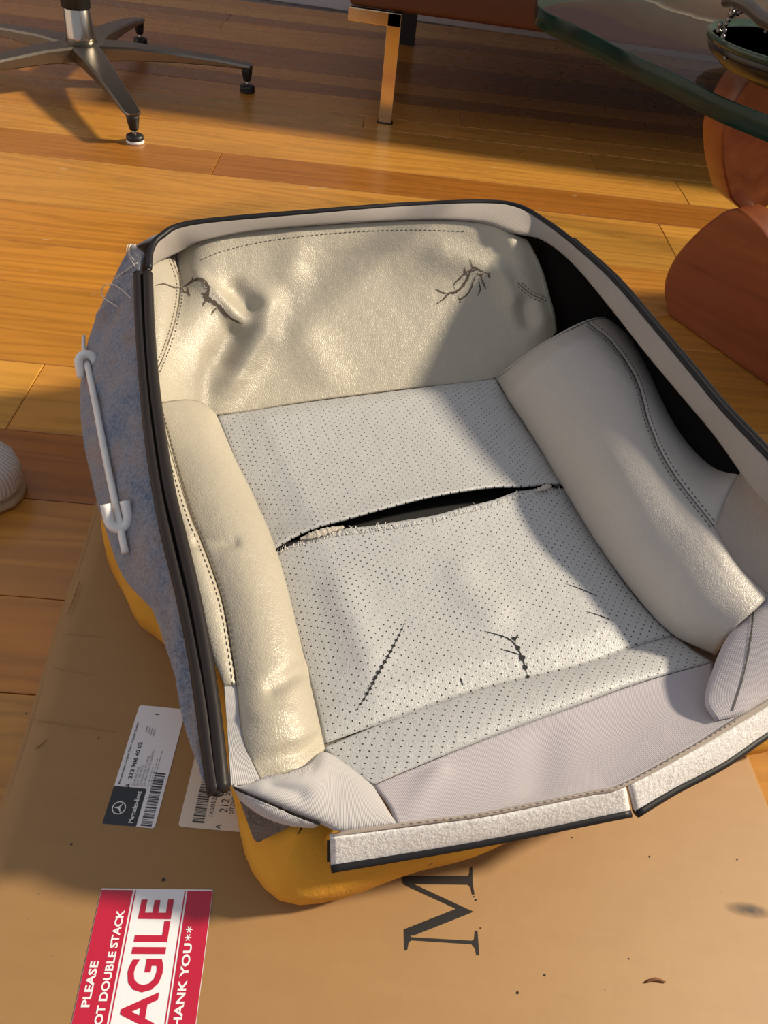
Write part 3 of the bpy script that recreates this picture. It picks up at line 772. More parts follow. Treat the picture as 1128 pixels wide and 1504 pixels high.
# felt fibres
mb = MB()
for i in range(5200):
    v = rnd.random() ; k = rnd.randrange(len(feltI) - 1)
    w = rnd.random(); u = rnd.random()
    a_ = [feltI[k][c] + (feltI[k + 1][c] - feltI[k][c]) * w for c in (0, 1)]
    kk = min(len(feltO) - 2, int((k + w) / (len(feltI) - 1) * (len(feltO) - 1))); ww = (k + w) / (len(feltI) - 1) * (len(feltO) - 1) - kk
    b_ = [feltO[kk][c] + (feltO[kk + 1][c] - feltO[kk][c]) * ww for c in (0, 1)]
    h = hit(a_[0] + (b_[0] - a_[0]) * u, a_[1] + (b_[1] - a_[1]) * u, ['felt_flap'])
    if not h: continue
    p, n = h[0], h[1]
    d = Vector((rnd.uniform(-1, 1), rnd.uniform(-1, 1), rnd.uniform(-1, 1))) + n * .5; d = d.normalized() * rnd.uniform(.002, .007)
    s_ = d.cross(n).normalized() * .00012 if d.cross(n).length > 1e-6 else Vector((.0001, 0, 0))
    mb.add([p - s_, p + s_, p + d + n * .0004], [(0, 1, 2)])
o = mb.build('felt_fuzz', felt('fuzz', (.14, .18, .27), (.30, .30, .32), (.34, .28, .24), 30), cover, smooth=False); o['kind'] = 'stuff'

# wire with two clips
wire = [(123, 493), (128, 512), (134, 540), (142, 580), (152, 630), (162, 680), (171, 720), (178, 755), (185, 790), (190, 812)]
WL = []
for x, y in wire:
    h = hit(x, y, ['felt_flap'])
    WL.append((h[0] + h[1] * .0035) if h else P(x, y, .163))
MB().tube(catmull(WL, 50), [.0016 + .0014 * min(1, i / 8) for i in range(50)], sides=8).build('stiffening_wire', M_rod, cover)
def clip(px, py, ang, open_down):
    h = hit(px, py, ['felt_flap']); c = (h[0] + h[1] * .004) if h else P(px, py, .166)
    n = (CAM - c).normalized()
    t_ = (P(171, 720, .13) - P(142, 580, .15)); t_ = (t_ - n * t_.dot(n)).normalized(); s_ = n.cross(t_)
    sg = 1 if open_down else -1
    L = []
    for k in range(-4, 13):
        if k < 0: q = c + s_ * .0075 + t_ * (sg * (-k) * .0032)
        elif k > 8: q = c - s_ * .0075 + t_ * (sg * (k - 8) * .0032)
        else:
            w = pi * k / 8; q = c + s_ * .0075 * math.cos(w) - t_ * (sg * .0085 * math.sin(w))
        L.append(q + n * .002)
    mb = MB().tube(L, .0043, sides=8, flat=1.2, updir=n)
    mb.build('wire_clip', M_white, cover)
clip(134, 536, 0, True); clip(180, 762, 0, False)
# loose threads by the rear left corner
mb = MB()
for L2 in ([(196, 440), (172, 420), (152, 420), (149, 432), (160, 442), (176, 452)], [(204, 362), (190, 358), (186, 366), (192, 378), (200, 392)], [(207, 364), (194, 362), (192, 372), (198, 384)], [(170, 412), (185, 400), (204, 388)]):
    Q = []
    for x, y in L2:
        h = hit(x, y, ['felt_flap']); Q.append((h[0] + h[1] * .002) if h else P(x, y, .20))
    mb.tube(catmull(Q, 24), .0005, sides=5)
mb.build('loose_thread', M_tlight, cover)

# ---- seams, stitches, cracks (laid on the panels)
ALLK = list(BVH.keys())
def on(L, keys, n=None, off=.0004):
    """smooth pixel polyline laid on the panels -> points, normals"""
    V2 = catmull([Vector((x, y, 0)) for x, y in L], n or max(6, int(sum(math.hypot(b[0] - a[0], b[1] - a[1]) for a, b in zip(L, L[1:])) / 2)))
    R_ = []
    for v in V2:
        h = hit(v.x, v.y, keys)
        if h: R_.append((h[0] + h[1] * off, h[1]))
    return R_
def ribbon(mb, L, w, keys, jitter=0, taper=True, off=.0004):
    R_ = on(L, keys, off=off)
    if len(R_) < 3: return
    V, F = [], []; n = len(R_)
    for i, (p, nn_) in enumerate(R_):
        t_ = R_[min(i + 1, n - 1)][0] - R_[max(i - 1, 0)][0]
        s_ = t_.cross(nn_)
        if s_.length < 1e-9: s_ = Vector((1, 0, 0))
        s_.normalize(); ww = w * (math.sin(pi * (i + .6) / (n + .2)) ** .6 if taper else 1) * rnd.uniform(.6, 1.3)
        j_ = s_ * rnd.uniform(-jitter, jitter)
        V += [p + s_ * ww + j_, p - s_ * ww + j_]
    for i in range(n - 1): F.append((2 * i, 2 * i + 1, 2 * i + 3, 2 * i + 2))
    mb.add(V, F)
def stitches(mb, L, keys, pitch=.0048, ln=.0030, r=.00042, shift=0):
    R_ = on(L, keys, 400, .0002)
    acc = 0; last = None
    for i in range(1, len(R_)):
        acc += (R_[i][0] - R_[i - 1][0]).length
        if acc > pitch:
            acc = 0; p, n_ = R_[i]; t_ = (R_[i][0] - R_[i - 1][0]).normalized()
            mb.tube([p - t_ * ln / 2, p - t_ * ln / 4 + n_ * r * .5, p + t_ * ln / 4 + n_ * r * .5, p + t_ * ln / 2], [r * .5, r, r, r * .5], sides=5, updir=n_)
def shift(L, d):
    out = []
    for i, (x, y) in enumerate(L):
        a_, b_ = L[max(0, i - 1)], L[min(len(L) - 1, i + 1)]
        tx, ty = b_[0] - a_[0], b_[1] - a_[1]; q = math.hypot(tx, ty)
        out.append((x - ty / q * d, y + tx / q * d))
    return out
def seam(nm, L, keys, gap=5, both=True, col=M_thread, groove=True):
    mb = MB()
    for d in ((-gap, gap) if both else (gap,)): stitches(mb, shift(L, d), keys)
    o = mb.build(nm, col, cover); o['kind'] = 'stuff'
    if groove:
        mb = MB(); ribbon(mb, L, .0005, keys, taper=False); mb.build('seam_line', M_crack, cover)
seam('stitching', [(x, y) for x, y, z in seamL], ['left_bolster', 'left_outer_strip'], 5)
seam('stitching', [(x, y) for x, y, z in seamR[:6]] , ['right_bolster', 'right_outer_strip'], 5)
seam('stitching', [(252, 378), (264, 420), (257, 470), (243, 515), (230, 545)], ['rear_panel', 'corner_panel'], 4.5)
seam('stitching', [(290, 382), (330, 366), (400, 351), (500, 340), (600, 336), (680, 338)], ['rear_panel'], 2, both=False, groove=False)
seam('stitching', [(760, 415), (780, 432), (803, 442)], ['rear_panel'], 4)
seam('stitching', [(x, y + 3) for x, y, z in hem], ALLK, 0.1, both=False, col=M_beige, groove=False)
mb = MB(); ribbon(mb, [(1107, 890), (1103, 930), (1092, 990), (1075, 1044)], .0007, ['corner_fabric'], taper=False); mb.build('seam_line', M_thread, cover)
mb = MB(); ribbon(mb, [(344, 1156), (400, 1180), (440, 1198), (470, 1209)], .0009, ['left_corner_fabric', 'corner_roll'], off=.001, taper=False); mb.build('seam_line', M_dark, cover)

cracks_r = [[(641, 447), (652, 438), (660, 431), (670, 429), (678, 422), (686, 410), (690, 400), (700, 396), (704, 397)], [(658, 432), (648, 429), (640, 425)], [(668, 427), (667, 417), (676, 408), (685, 401), (697, 393), (708, 398)],
            [(690, 381), (694, 392), (703, 396), (714, 401), (721, 401)], [(672, 434), (675, 440), (684, 434), (691, 425), (696, 412), (700, 404)], [(706, 400), (709, 414), (714, 425)], [(703, 409), (705, 424), (701, 435)], [(675, 440), (676, 445)], [(682, 393), (684, 402), (690, 406)], [(717, 402), (719, 409)], [(700, 400), (706, 404), (710, 402), (704, 406)]]
mb = MB()
for c_ in cracks_r: ribbon(mb, c_, .0008, ['rear_panel'], .0006)
ribbon(mb, cracks_r[0], .0013, ['rear_panel'], .0006)
mb.build('leather_crack', M_crack, cover)
cracks_l = [[(228, 420), (240, 417), (252, 421), (268, 424)], [(266, 424), (276, 417), (284, 412), (294, 410), (300, 414), (306, 424), (303, 438), (310, 442), (322, 450), (333, 463), (343, 470), (356, 476)], [(303, 438), (298, 450)], [(318, 452), (309, 463)], [(274, 421), (279, 435)], [(284, 412), (282, 408)], [(268, 424), (272, 430), (278, 428)], [(296, 431), (304, 432)]]
mb = MB()
for i, c_ in enumerate(cracks_l): ribbon(mb, c_, .0022 if i == 1 else .0009, ['rear_panel', 'corner_panel'], .0004)
mb.build('leather_crack', M_crack, cover)
mb = MB(); ribbon(mb, [(296, 413), (304, 420), (312, 434), (322, 447), (334, 462)], .0032, ['rear_panel'], .0008, off=.0002); mb.build('torn_backing', M_back, cover)
# split lines in the insert with widened holes
mb = MB()
IK = ['insert_panel', 'insert_panel+']
def dots(L, n, r0, r1):
    R_ = on(L, IK, n, .0005)
    for i, (p, nn_) in enumerate(R_):
        r = r0 + (r1 - r0) * math.sin(pi * (i + .5) / n); a_ = nn_.orthogonal().normalized(); b_ = nn_.cross(a_)
        mb.add([p + (a_ * math.cos(w * pi / 4) + b_ * math.sin(w * pi / 4)) * r * rnd.uniform(.75, 1.2) for w in range(8)], [tuple(range(8))])
L1 = [(594, 917), (575, 955), (555, 990), (540, 1018), (525, 1042)]
dots(L1, 17, .0006, .0017); ribbon(mb, L1, .0004, IK); mb.build('split_line', M_dark, cover); mb = MB()
dots([(755, 938), (762, 955), (770, 975), (775, 995)], 5, .0014, .0025)
ribbon(mb, [(711, 927), (730, 932), (748, 939), (760, 952), (768, 970), (776, 998)], .0006, IK)
ribbon(mb, [(737, 954), (752, 958), (764, 962)], .0005, IK); ribbon(mb, [(756, 942), (761, 932)], .0005, IK)
for L1 in ([(676, 996), (678, 1001), (680, 1007)], [(829, 857), (850, 864), (878, 876)], [(860, 898), (880, 904), (902, 913)]):
    m2 = MB(); ribbon(m2, L1, .0004, IK); m2.build('split_line', M_dark, cover)
mb.build('split_line', M_dark, cover)
# frayed tear edge
mb = MB()
for e_, sg in ((up_e, 1), (lo_e, -1)):
    V2 = catmull([Vector((x, y, 0)) for x, y in e_], 260)
    for v in V2:
        if rnd.random() < .62:
            h = hit(v.x, v.y - sg * 2, IK)
            if not h: continue
            p = h[0] + h[1] * .0005; inward = Vector((rnd.uniform(-.5, .5), -sg * rnd.uniform(.2, 1), rnd.uniform(-.1, .5))).normalized()
            ln = rnd.uniform(.0015, .005) if rnd.random() < .9 else rnd.uniform(.006, .011)
            L = [p - inward * .001, p + inward * ln * .5 + Vector((rnd.uniform(-1, 1), rnd.uniform(-1, 1), rnd.uniform(0, 1))) * .0008, p + inward * ln + Vector((rnd.uniform(-1, 1), rnd.uniform(-1, 1), rnd.uniform(-1, 1))) * .0012]
            mb.tube(catmull(L, 5), rnd.uniform(.00016, .0003), sides=4)
for i in range(34):
    k = rnd.randrange(2, 9); a_, b_ = up_e[k], lo_e[k]; w_ = rnd.uniform(-14, 14); h1 = hit(a_[0] + w_, a_[1] - 3, IK); h2 = hit(b_[0] + w_ + rnd.uniform(-16, 16), b_[1] + 3, IK)
    if not (h1 and h2): continue
    m_ = h1[0].lerp(h2[0], rnd.uniform(.3, .7)) + Vector((rnd.uniform(-1, 1) * .003, rnd.uniform(-1, 1) * .003, -.003))
    mb.tube(catmull([h1[0] if i % 2 else h2[0], m_, m_ + Vector((rnd.uniform(-1, 1), rnd.uniform(-1, 1), .3)) * .005], 8), .00022, sides=4)
o = mb.build('frayed_edge', M_fray, cover); o['kind'] = 'stuff'
# curled leather lip at both ends of the tear
for L1, w_ in (([(404, 806), (425, 799), (450, 792), (480, 783), (505, 777)], .0036), ([(785, 724), (800, 719), (815, 715), (830, 715)], .0030)):
    mb = MB(); ribbon(mb, L1, w_, IK, .0003, off=.0024)
    o = mb.build('torn_lip', M_back, cover); md = o.modifiers.new('t', 'SOLIDIFY'); md.thickness = .0012
for L1 in ([(402, 811), (412, 806), (422, 803)], [(812, 719), (822, 716), (831, 717)]):
    mb = MB(); ribbon(mb, L1, .0024, IK, .0003, off=.0032); mb.build('tear_hole', M_dark, cover)

# ================================================================== OFFICE CHAIR
chrome = plain('polished_aluminium', (.50, .46, .40), .22, 1.0)
bronze = plain('brushed_aluminium', (.26, .235, .20), .36, 1.0)
M_blk = plain('black_plastic', (.012, .012, .012), .4)
cc = Vector((-.812, 1.907, 0))
chair = thing('office_chair', 'office chair on a five-star metal base with black glides standing on the wooden floor', 'chair', tuple(cc))
f1 = P(198, 208, 0); th0 = math.atan2(f1.y - cc.y, f1.x - cc.x); RR = .363
MB().lathe(cc, [(.044, .062), (.052, .066), (.054, .076), (.046, .088), (.030, .092)]).build('hub', bronze, chair)
MB().lathe(cc, [(.0335, .090), (.031, .100), (.0275, .160), (.0270, .1605)]).build('column', chrome, chair)
MB().lathe(cc, [(.030, .155), (.031, .158), (.031, .40), (.026, .402)]).build('column_sleeve', M_blk, chair)
for k in range(5):
    th = th0 + k * 2 * pi / 5; d = Vector((math.cos(th), math.sin(th), 0)); s_ = Vector((-d.y, d.x, 0))
    V, F = [], []
    prof = [(.02, .033, .088, .055), (.10, .027, .088, .060), (.20, .0225, .081, .060), (.30, .019, .070, .056), (.350, .0175, .063, .053), (.368, .0165, .0605, .053), (.376, .010, .059, .054)]
    for r_, hw, zt_, zb_ in prof:
        c_ = cc + d * r_
        sec = [(-hw, zb_ + .003), (-hw * 1.0, zt_ - .004), (-hw * .85, zt_), (hw * .85, zt_), (hw, zt_ - .004), (hw, zb_ + .003), (hw * .8, zb_), (-hw * .8, zb_)]
        V += [c_ + s_ * a_ + Vector((0, 0, z_)) for a_, z_ in sec]
    for j in range(len(prof) - 1):
        for i in range(8):
            q_ = (i + 1) % 8; F.append((j * 8 + i, j * 8 + q_, (j + 1) * 8 + q_, (j + 1) * 8 + i))
    F += [tuple(range(8))[::-1], tuple((len(prof) - 1) * 8 + i for i in range(8))]
    lg = auto_smooth(obj('leg', V, F, bronze, chair), 30)
    c_ = cc + d * RR
    g = MB().lathe(c_, [(.0125, .055), (.0125, .045), (.0095, .028), (.0085, .025)], 16).build('glide_stem', M_blk, lg)
    MB().lathe(c_, [(.004, .026), (.004, .010)], 10).build('glide_pin', chrome, lg)
    MB().lathe(c_, [(.0165, .006), (.0175, .008), (.0170, .014), (.012, .0165), (.005, .017)], 24).build('glide_foot', M_blk, lg)
    MB().lathe(c_, [(.0165, 0), (.0178, .001), (.0178, .005), (.0165, .0062)], 24).build('glide_ring', M_white if k == 0 else M_blk, lg)
# seat above (out of frame, throws the shade on the floor behind)
sh = MB()
NX, NY = 24, 30; V, F = [], []
for j in range(NY):
    v = j / (NY - 1)
    for i in range(NX):
        u = i / (NX - 1) * 2 - 1
        if v < .5: yy = -.24 + .46 * (v / .5); zz = .43 + .02 * (1 - v / .5) ** 2
        else: w_ = (v - .5) / .5; yy = .22 + .12 * w_ ** 1.2 + .02; zz = .43 + .52 * w_
        p = Vector((u * .25, yy, zz + .02 * u * u)); a_ = th0 + math.radians(200)
        V.append(cc + Vector((p.x * math.cos(a_) - p.y * math.sin(a_), p.x * math.sin(a_) + p.y * math.cos(a_), p.z)))
for j in range(NY - 1):
    for i in range(NX - 1): F.append((j * NX + i, j * NX + i + 1, (j + 1) * NX + i + 1, (j + 1) * NX + i))
o = obj('seat', V, F, plain('black_leather', (.02, .018, .017), .45), chair); md = o.modifiers.new('t', 'SOLIDIFY'); md.thickness = .03

# ================================================================== SOFA
gold = plain('gold_chrome', (.78, .62, .38), .16, 1.0)
M_sofa = leather('brown_leather', (.09, .028, .011), .38, grain=300)
M_cush = leather('olive_cream_leather', (.50, .44, .32), .30, grain=250)
sf = P(565, 181, 0)
sofa = thing('sofa', 'leather sofa with brown lower rail and a flat gold metal leg against the wall', 'sofa', (sf.x + .9, sf.y + .4, 0))
x0, y0 = sf.x, sf.y
MB().box((x0 - .015, y0 - .004, 0), (x0 + .015, y0 + .012, .222)).build('leg', gold, sofa, smooth=False, bevel=.0015)
MB().box((x0 - .10, y0 - .004, .196), (x0 + .015, y0 + .012, .222)).build('leg_arm', gold, sofa, smooth=False, bevel=.0015)
MB().box((x0 - .018, y0 - .006, 0), (x0 + .018, y0 + .014, .003)).build('foot_pad', M_blk, sofa, smooth=False)
MB().box((x0 - .03, y0 + .70, 0), (x0 + .02, y0 + .72, .222)).build('leg', M_blk, sofa, smooth=False)
for xx in (1.75,):
    MB().box((x0 + xx - .015, y0 - .004, 0), (x0 + xx + .015, y0 + .012, .222)).build('leg', gold, sofa, smooth=False, bevel=.0015)
MB().box((x0 - .10, y0 + .0, .222), (x0 + 1.95, y0 + .80, .33)).build('rail', M_sofa, sofa, bevel=.012)
MB().box((x0 - .02, y0 + .10, .205), (x0 + 1.9, y0 + .75, .2225)).build('under_cloth', plain('grey_cloth', (.16, .14, .14), .9), sofa, smooth=False)
def cushion(nm, a_, b_, n1, n2, amp):
    V, F = [], []
    (ax, ay, az), (bx2, by2, bz) = a_, b_
    for j in range(n2):
        v = j / (n2 - 1)
        for i in range(n1):
            u = i / (n1 - 1)
            w_ = amp * (math.sin(u * 38 + 5 * math.sin(v * 4)) * .5 + math.sin(u * 71 + v * 9) * .3 + math.sin(u * 17 - v * 6) * .5) * (.3 + .7 * math.sin(pi * v))
            ed = (math.sin(pi * u) * math.sin(pi * v)) ** .18
            V.append(Vector((ax + (bx2 - ax) * u, ay + (by2 - ay) * v + w_ - .05 * ed, az + (bz - az) * v + .4 * w_)))
    for j in range(n2 - 1):
        for i in range(n1 - 1): F.append((j * n1 + i, j * n1 + i + 1, (j + 1) * n1 + i + 1, (j + 1) * n1 + i))
    o = obj(nm, V, F, M_cush, sofa); md = o.modifiers.new('t', 'SOLIDIFY'); md.thickness = .10; md.offset = -1
for i in range(2):
    cushion('back_cushion', (x0 - .05 + i * .98, y0 + .56, .40), (x0 + .91 + i * .98, y0 + .70, .82), 90, 30, .012)
    MB().box((x0 - .06 + i * .98, y0 + .01, .33), (x0 + .91 + i * .98, y0 + .62, .44)).build('seat_cushion', M_cush, sofa, bevel=.03)
MB().box((x0 - .10, y0 + .72, .33), (x0 + 1.95, y0 + .82, .74)).build('back', M_sofa, sofa, bevel=.02)

# ================================================================== COFFEE TABLE
def walnut():
    t = NT('cherry_wood'); v = t.coord(); mp = t.n('ShaderNodeMapping'); t.l(v, mp.inputs[0])
    mp.inputs['Rotation'].default_value = (0, 0, 1.007)
    mp2 = t.n('ShaderNodeMapping'); t.l(mp.outputs[0], mp2.inputs[0]); mp2.inputs['Rotation'].default_value = (0, .12, 0)
    mp = t.n('ShaderNodeMapping'); t.l(mp2.outputs[0], mp.inputs[0]); mp.inputs['Scale'].default_value = (4, 40, 60)
    f = t.noise(mp.outputs[0], .8, 4, .6, .3)
    t.color(t.ramp(f, [(.3, (.18, .040, .013)), (.7, (.31, .083, .027))])); t.set(Roughness=.30, Coat_Weight=.2, Coat_Roughness=.15)
    return t.m
M_cherry = walnut()
GZ, GT = .385, .024
table = thing('coffee_table', 'coffee table with thick green-edged glass top on curved reddish wood base', 'table', (.62, 1.25, 0))
def glassm():
    t = NT('clear_glass'); nt = t.t; out = nt.nodes['Material Output']; nt.nodes.remove(t.b)
    fr_ = t.n('ShaderNodeFresnel'); fr_.inputs[0].default_value = 1.52
    tr_ = t.n('ShaderNodeBsdfTransparent'); tr_.inputs[0].default_value = (.93, .97, .95, 1)
    gl_ = t.n('ShaderNodeBsdfGlossy'); gl_.inputs['Roughness'].default_value = .01
    mx = t.n('ShaderNodeMixShader'); ge_ = t.n('ShaderNodeNewGeometry'); t.l(t.math('MULTIPLY', fr_.outputs[0], t.math('SUBTRACT', 1, ge_.outputs['Backfacing'])), mx.inputs[0]); t.l(tr_.outputs[0], mx.inputs[1]); t.l(gl_.outputs[0], mx.inputs[2]); t.l(mx.outputs[0], out.inputs[0])
    return t.m
def glass_edge():
    t = NT('green_glass_edge'); v = t.coord(); f = t.noise(v, 9, 3)
    t.color(t.ramp(f, [(.3, (.004, .014, .010)), (.7, (.010, .045, .030))])); t.set(Roughness=.12, Specular_IOR_Level=.25)
    return t.m
edge = [P(x, y, GZ) for x, y in ((1128, 170), (1058, 142), (996, 111), (928, 80), (857, 43), (798, 15), (789, 0))]
ring = [Vector((.95, .60, GZ)), Vector((.70, .64, GZ)), Vector((.48, .77, GZ))] + edge + [Vector((.13, 1.42, GZ)), Vector((.22, 1.53, GZ)), Vector((.45, 1.62, GZ)), Vector((.80, 1.66, GZ)), Vector((1.15, 1.55, GZ)), Vector((1.32, 1.25, GZ)), Vector((1.25, .85, GZ)), Vector((1.12, .66, GZ)), Vector((.95, .60, GZ))]
ring = catmull(ring, 161)[:-1]; n = len(ring); cen = sum(ring, Vector()) / n
V, F = [], []
for ins, dz in ((.003, 0), (.0008, -.0008), (0, -.003), (0, -GT + .003), (.0008, -GT + .0008), (.003, -GT)):
    for p in ring:
        q_ = p + (cen - p).normalized() * ins; V.append(Vector((q_.x, q_.y, GZ + dz)))
for j in range(5):
    for i in range(n):
        r_ = (i + 1) % n; F.append((j * n + i, (j + 1) * n + i, (j + 1) * n + r_, j * n + r_))
F += [tuple(range(n)), tuple(5 * n + i for i in range(n))[::-1]]
o = obj('glass_top', V, F, glassm(), table); o.data.materials.append(glass_edge())
for pl_ in o.data.polygons:
    if len(pl_.vertices) == 4: pl_.material_index = 1
bm = bmesh.new(); bm.from_mesh(o.data); bmesh.ops.recalc_face_normals(bm, faces=bm.faces); bm.to_mesh(o.data); bm.free(); auto_smooth(o, 30)
def vplane(px, py, o_, n_):
    d = ray(px, py); return CAM + d * ((o_ - CAM).dot(n_) / d.dot(n_))
def fin(nm, outline, depth, dvec, curve=0):
    """solid curved board: outline (3D, one vertical plane) thickened along dvec"""
    L = catmull(outline + [outline[0]], 121)[:-1]; n = len(L); cen = sum(L, Vector()) / n
    V, F = [], []
    lay = [(.005, 0), (.0015, .0015), (0, .005), (0, depth - .005), (.0015, depth - .0015), (.005, depth)]
    for ins, dd in lay:
        for p in L:
            q_ = p + (cen - p).normalized() * ins + dvec * dd; q_.z = max(q_.z, .0005); V.append(q_)
    for j in range(5):
        for i in range(n):
            r_ = (i + 1) % n; F.append((j * n + i, j * n + r_, (j + 1) * n + r_, (j + 1) * n + i))
    F += [tuple(range(n)), tuple(5 * n + i for i in range(n))[::-1]]
    o = obj(nm, V, F, M_cherry, table)
    bm = bmesh.new(); bm.from_mesh(o.data); bmesh.ops.recalc_face_normals(bm, faces=bm.faces); bm.to_mesh(o.data); bm.free()
    auto_smooth(o, 35)
    for pl_ in o.data.polygons:
        if len(pl_.vertices) > 4: pl_.use_smooth = False
    return o
b0, b1 = P(980, 462, 0), P(1128, 567, 0)
dl = (b1 - b0).normalized(); nl = Vector((dl.y, -dl.x, 0))
if nl.dot(CAM - b0) < 0: nl = -nl
vp = lambda x, y: vplane(x, y, b0, nl)
apex = vp(1066, 309)
low = [b0 + Vector((0, 0, .001)), vp(974, 432), vp(977, 405), vp(992, 375), vp(1018, 345), vp(1045, 322), vp(1066, 309), vp(1085, 308)]
pa = low[-1]
low += [pa + dl * .06 + Vector((0, 0, -.012)), pa + dl * .16 + Vector((0, 0, -.07)), pa + dl * .30 + Vector((0, 0, -.10)), pa + dl * .45 + Vector((0, 0, -.11)), b0 + dl * .72 + Vector((0, 0, .05)), b0 + dl * .72 + Vector((0, 0, .001)), b0 + dl * .5, b0 + dl * .25]
fin('lower_base', low, .055, -nl)
# upper leg, standing on the pivot, turned the other way
o2 = apex - nl * .03; d2 = Vector((.93, .36, 0)).normalized(); n2 = Vector((d2.y, -d2.x, 0))
vp2 = lambda x, y: vplane(x, y, o2, n2)
upo = [vp2(1072, 292), vp2(1063, 255), vp2(1060, 225), vp2(1063, 185)]
zt_ = GZ - GT - .001
a0 = upo[-1]; tp = Vector((a0.x, a0.y, zt_)) + d2 * .012
upo += [tp, tp + d2 * .06, tp + d2 * .18 + Vector((0, 0, -.004)), tp + d2 * .30 + Vector((0, 0, -.05)), tp + d2 * .42 + Vector((0, 0, -.20)), tp + d2 * .46 + Vector((0, 0, -zt_ + .003)), tp + d2 * .40 + Vector((0, 0, -zt_ + .003)), tp + d2 * .30 + Vector((0, 0, -.22)), tp + d2 * .18 + Vector((0, 0, -.17)), vp2(1128, 300), vp2(1112, 314), vp2(1090, 309)]
fin('upper_base', upo, .05, -n2)
# ---- dish on the glass
M_dish = plain('dark_metal', (.014, .012, .010), .25, 0)
M_orn = plain('old_silver', (.22, .20, .19), .28, 1.0)
dl0 = P(1047, 88, GZ + .02); dc = Vector((dl0.x + .105, dl0.y + .035, GZ))
dish = thing('metal_dish', 'dark metal dish with ornate silver handle standing on the glass table top', 'dish', tuple(dc))
MB().lathe(dc, [(.055, .0005), (.060, .004), (.085, .010), (.102, .022), (.108, .034), (.104, .034), (.097, .024), (.080, .014), (.02, .010)], 48).build('bowl', M_dish, dish)
MB().lathe(dc, [(.1085, .0335), (.110, .040), (.107, .041), (.1045, .0335)], 48).build('glass_rim', plain('green_rim', (.03, .055, .035), .12), dish)
mb = MB()
ha = P(1080, 2, GZ + .075); hb = P(1128, 32, GZ + .085)
hd = (hb - ha)
Lh = catmull([ha - hd * .25 + Vector((0, 0, -.004)), ha, (ha + hb) / 2 + Vector((0, 0, .002)), hb, hb + hd * 1.2 + Vector((0, 0, .004))], 30)
mb.tube(Lh, .0065, sides=12); mb.build('handle_bar', M_orn, dish)
mb = MB()
orn = [(1079, 6, .072, 3.0, 5.2), (1076, 12, .069, 3.6, 6), (1084, 18, .066, 3, 4), (1074, 20, .064, 3.6, 5), (1090, 16, .066, 2.2, 3), (1070, 29, .058, 2.8, 4), (1067, 35, .054, 2.3, 3), (1058, 36, .052, 3.4, 3.4), (1055, 45, .046, 2.8, 2.8), (1063, 47, .044, 3.2, 4.5), (1061, 56, .040, 3, 4.5), (1059, 64, .036, 2.8, 4.5), (1058, 72, .030, 2.4, 3.5), (1062, 79, .027, 2, 3), (1065, 86, .025, 1.8, 2.5)]
for x, y, h_, r1, r2 in orn: mb.ball(P(x, y, GZ + h_), .001, 6, (r1, r1, r2))
for (a_, b_) in zip(orn, orn[1:]): mb.tube([P(a_[0], a_[1], GZ + a_[2]), P(b_[0], b_[1], GZ + b_[2])], .0013, sides=6)
mb.build('handle_ornament', M_orn, dish)
mb = MB()
for x, y, h_, r_ in ((1120, 40, .048, 4), (1112, 44, .044, 3), (1123, 47, .042, 3.2), (1128, 30, .056, 4), (1118, 52, .038, 2.6)): mb.ball(P(x, y, GZ + h_) + Vector((.01, .02, 0)), .001, 6, (r_, r_, r_ * 1.4))
mb.build('handle_ornament', M_orn, dish)

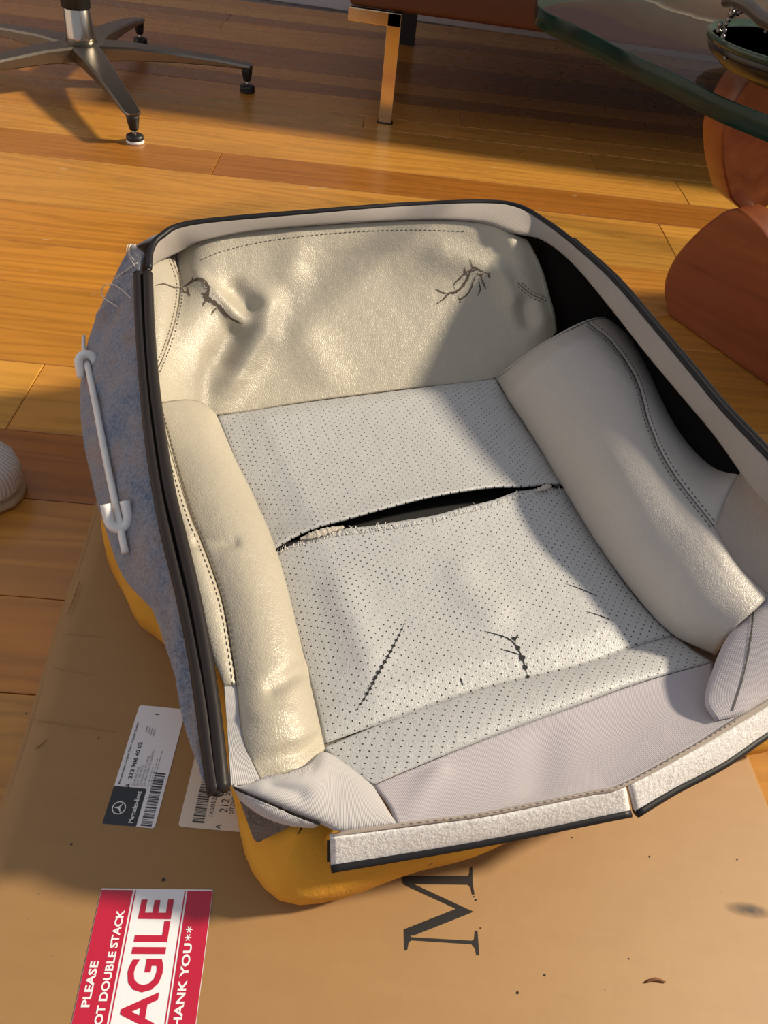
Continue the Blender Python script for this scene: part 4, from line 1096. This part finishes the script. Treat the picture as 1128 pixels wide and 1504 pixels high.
# ================================================================== SHOE
tip = P(30, 692, .035)
shx = Vector((-.985, -.17, 0)).normalized(); shy = Vector((-shx.y, shx.x, 0))
shoe = thing('shoe', 'pale ribbed shoe with rounded toe standing on the wooden floor beside the box', 'shoe', (tip.x - .13, tip.y, 0))
def sole_ring(d, hw, h, z0):
    n = 20; out = []
    for k in range(n):
        w = 2 * pi * k / n; cx_ = math.copysign(abs(math.cos(w)) ** .7, math.cos(w)); cz_ = math.copysign(abs(math.sin(w)) ** .8, math.sin(w))
        p = tip + shx * d + shy * (hw * cx_); out.append(Vector((p.x, p.y, z0 + h / 2 + h / 2 * cz_)))
    return out
def loft(nm, secs, mat, par):
    V, F = [], []
    for s_ in secs: V += sole_ring(*s_)
    n = 20
    for j in range(len(secs) - 1):
        for i in range(n):
            r_ = (i + 1) % n; F.append((j * n + i, j * n + r_, (j + 1) * n + r_, (j + 1) * n + i))
    F += [tuple(range(n))[::-1], tuple((len(secs) - 1) * n + i for i in range(n))]
    o = obj(nm, V, F, mat, par); bm = bmesh.new(); bm.from_mesh(o.data); bmesh.ops.recalc_face_normals(bm, faces=bm.faces); bm.to_mesh(o.data); bm.free()
    return o
t = NT('ribbed_shoe'); v = t.coord(); w = t.n('ShaderNodeTexWave', wave_type='BANDS', bands_direction='Y'); t.l(v, w.inputs['Vector']); w.inputs['Scale'].default_value = 75; w.inputs['Distortion'].default_value = 3; w.inputs['Detail Scale'].default_value = 3
t.color(t.mix(w.outputs['Fac'], (.50, .45, .40), (.68, .64, .60))); t.set(Roughness=.7); t.normal(t.bump(w.outputs['Fac'], .001, .6))
loft('shoe_body', [(.001, .004, .016, .022), (.004, .016, .032, .014), (.014, .030, .046, .008), (.03, .039, .056, .006), (.06, .046, .064, .005), (.11, .046, .072, .005), (.16, .040, .085, .005), (.22, .038, .095, .005), (.26, .030, .090, .005), (.272, .012, .06, .01)], t.m, shoe)
loft('sole', [(.002, .008, .010, .0), (.008, .024, .012, 0), (.03, .041, .012, 0), (.06, .047, .012, 0), (.11, .047, .012, 0), (.16, .042, .012, 0), (.24, .038, .012, 0), (.27, .022, .012, 0)], plain('tan_sole', (.42, .30, .17), .8), shoe)
loft('toe_patch', [(.030, .012, .004, .058), (.036, .024, .008, .058), (.07, .030, .010, .063), (.12, .030, .012, .069), (.15, .02, .008, .078)], plain('dark_patch', (.06, .05, .045), .8), shoe)
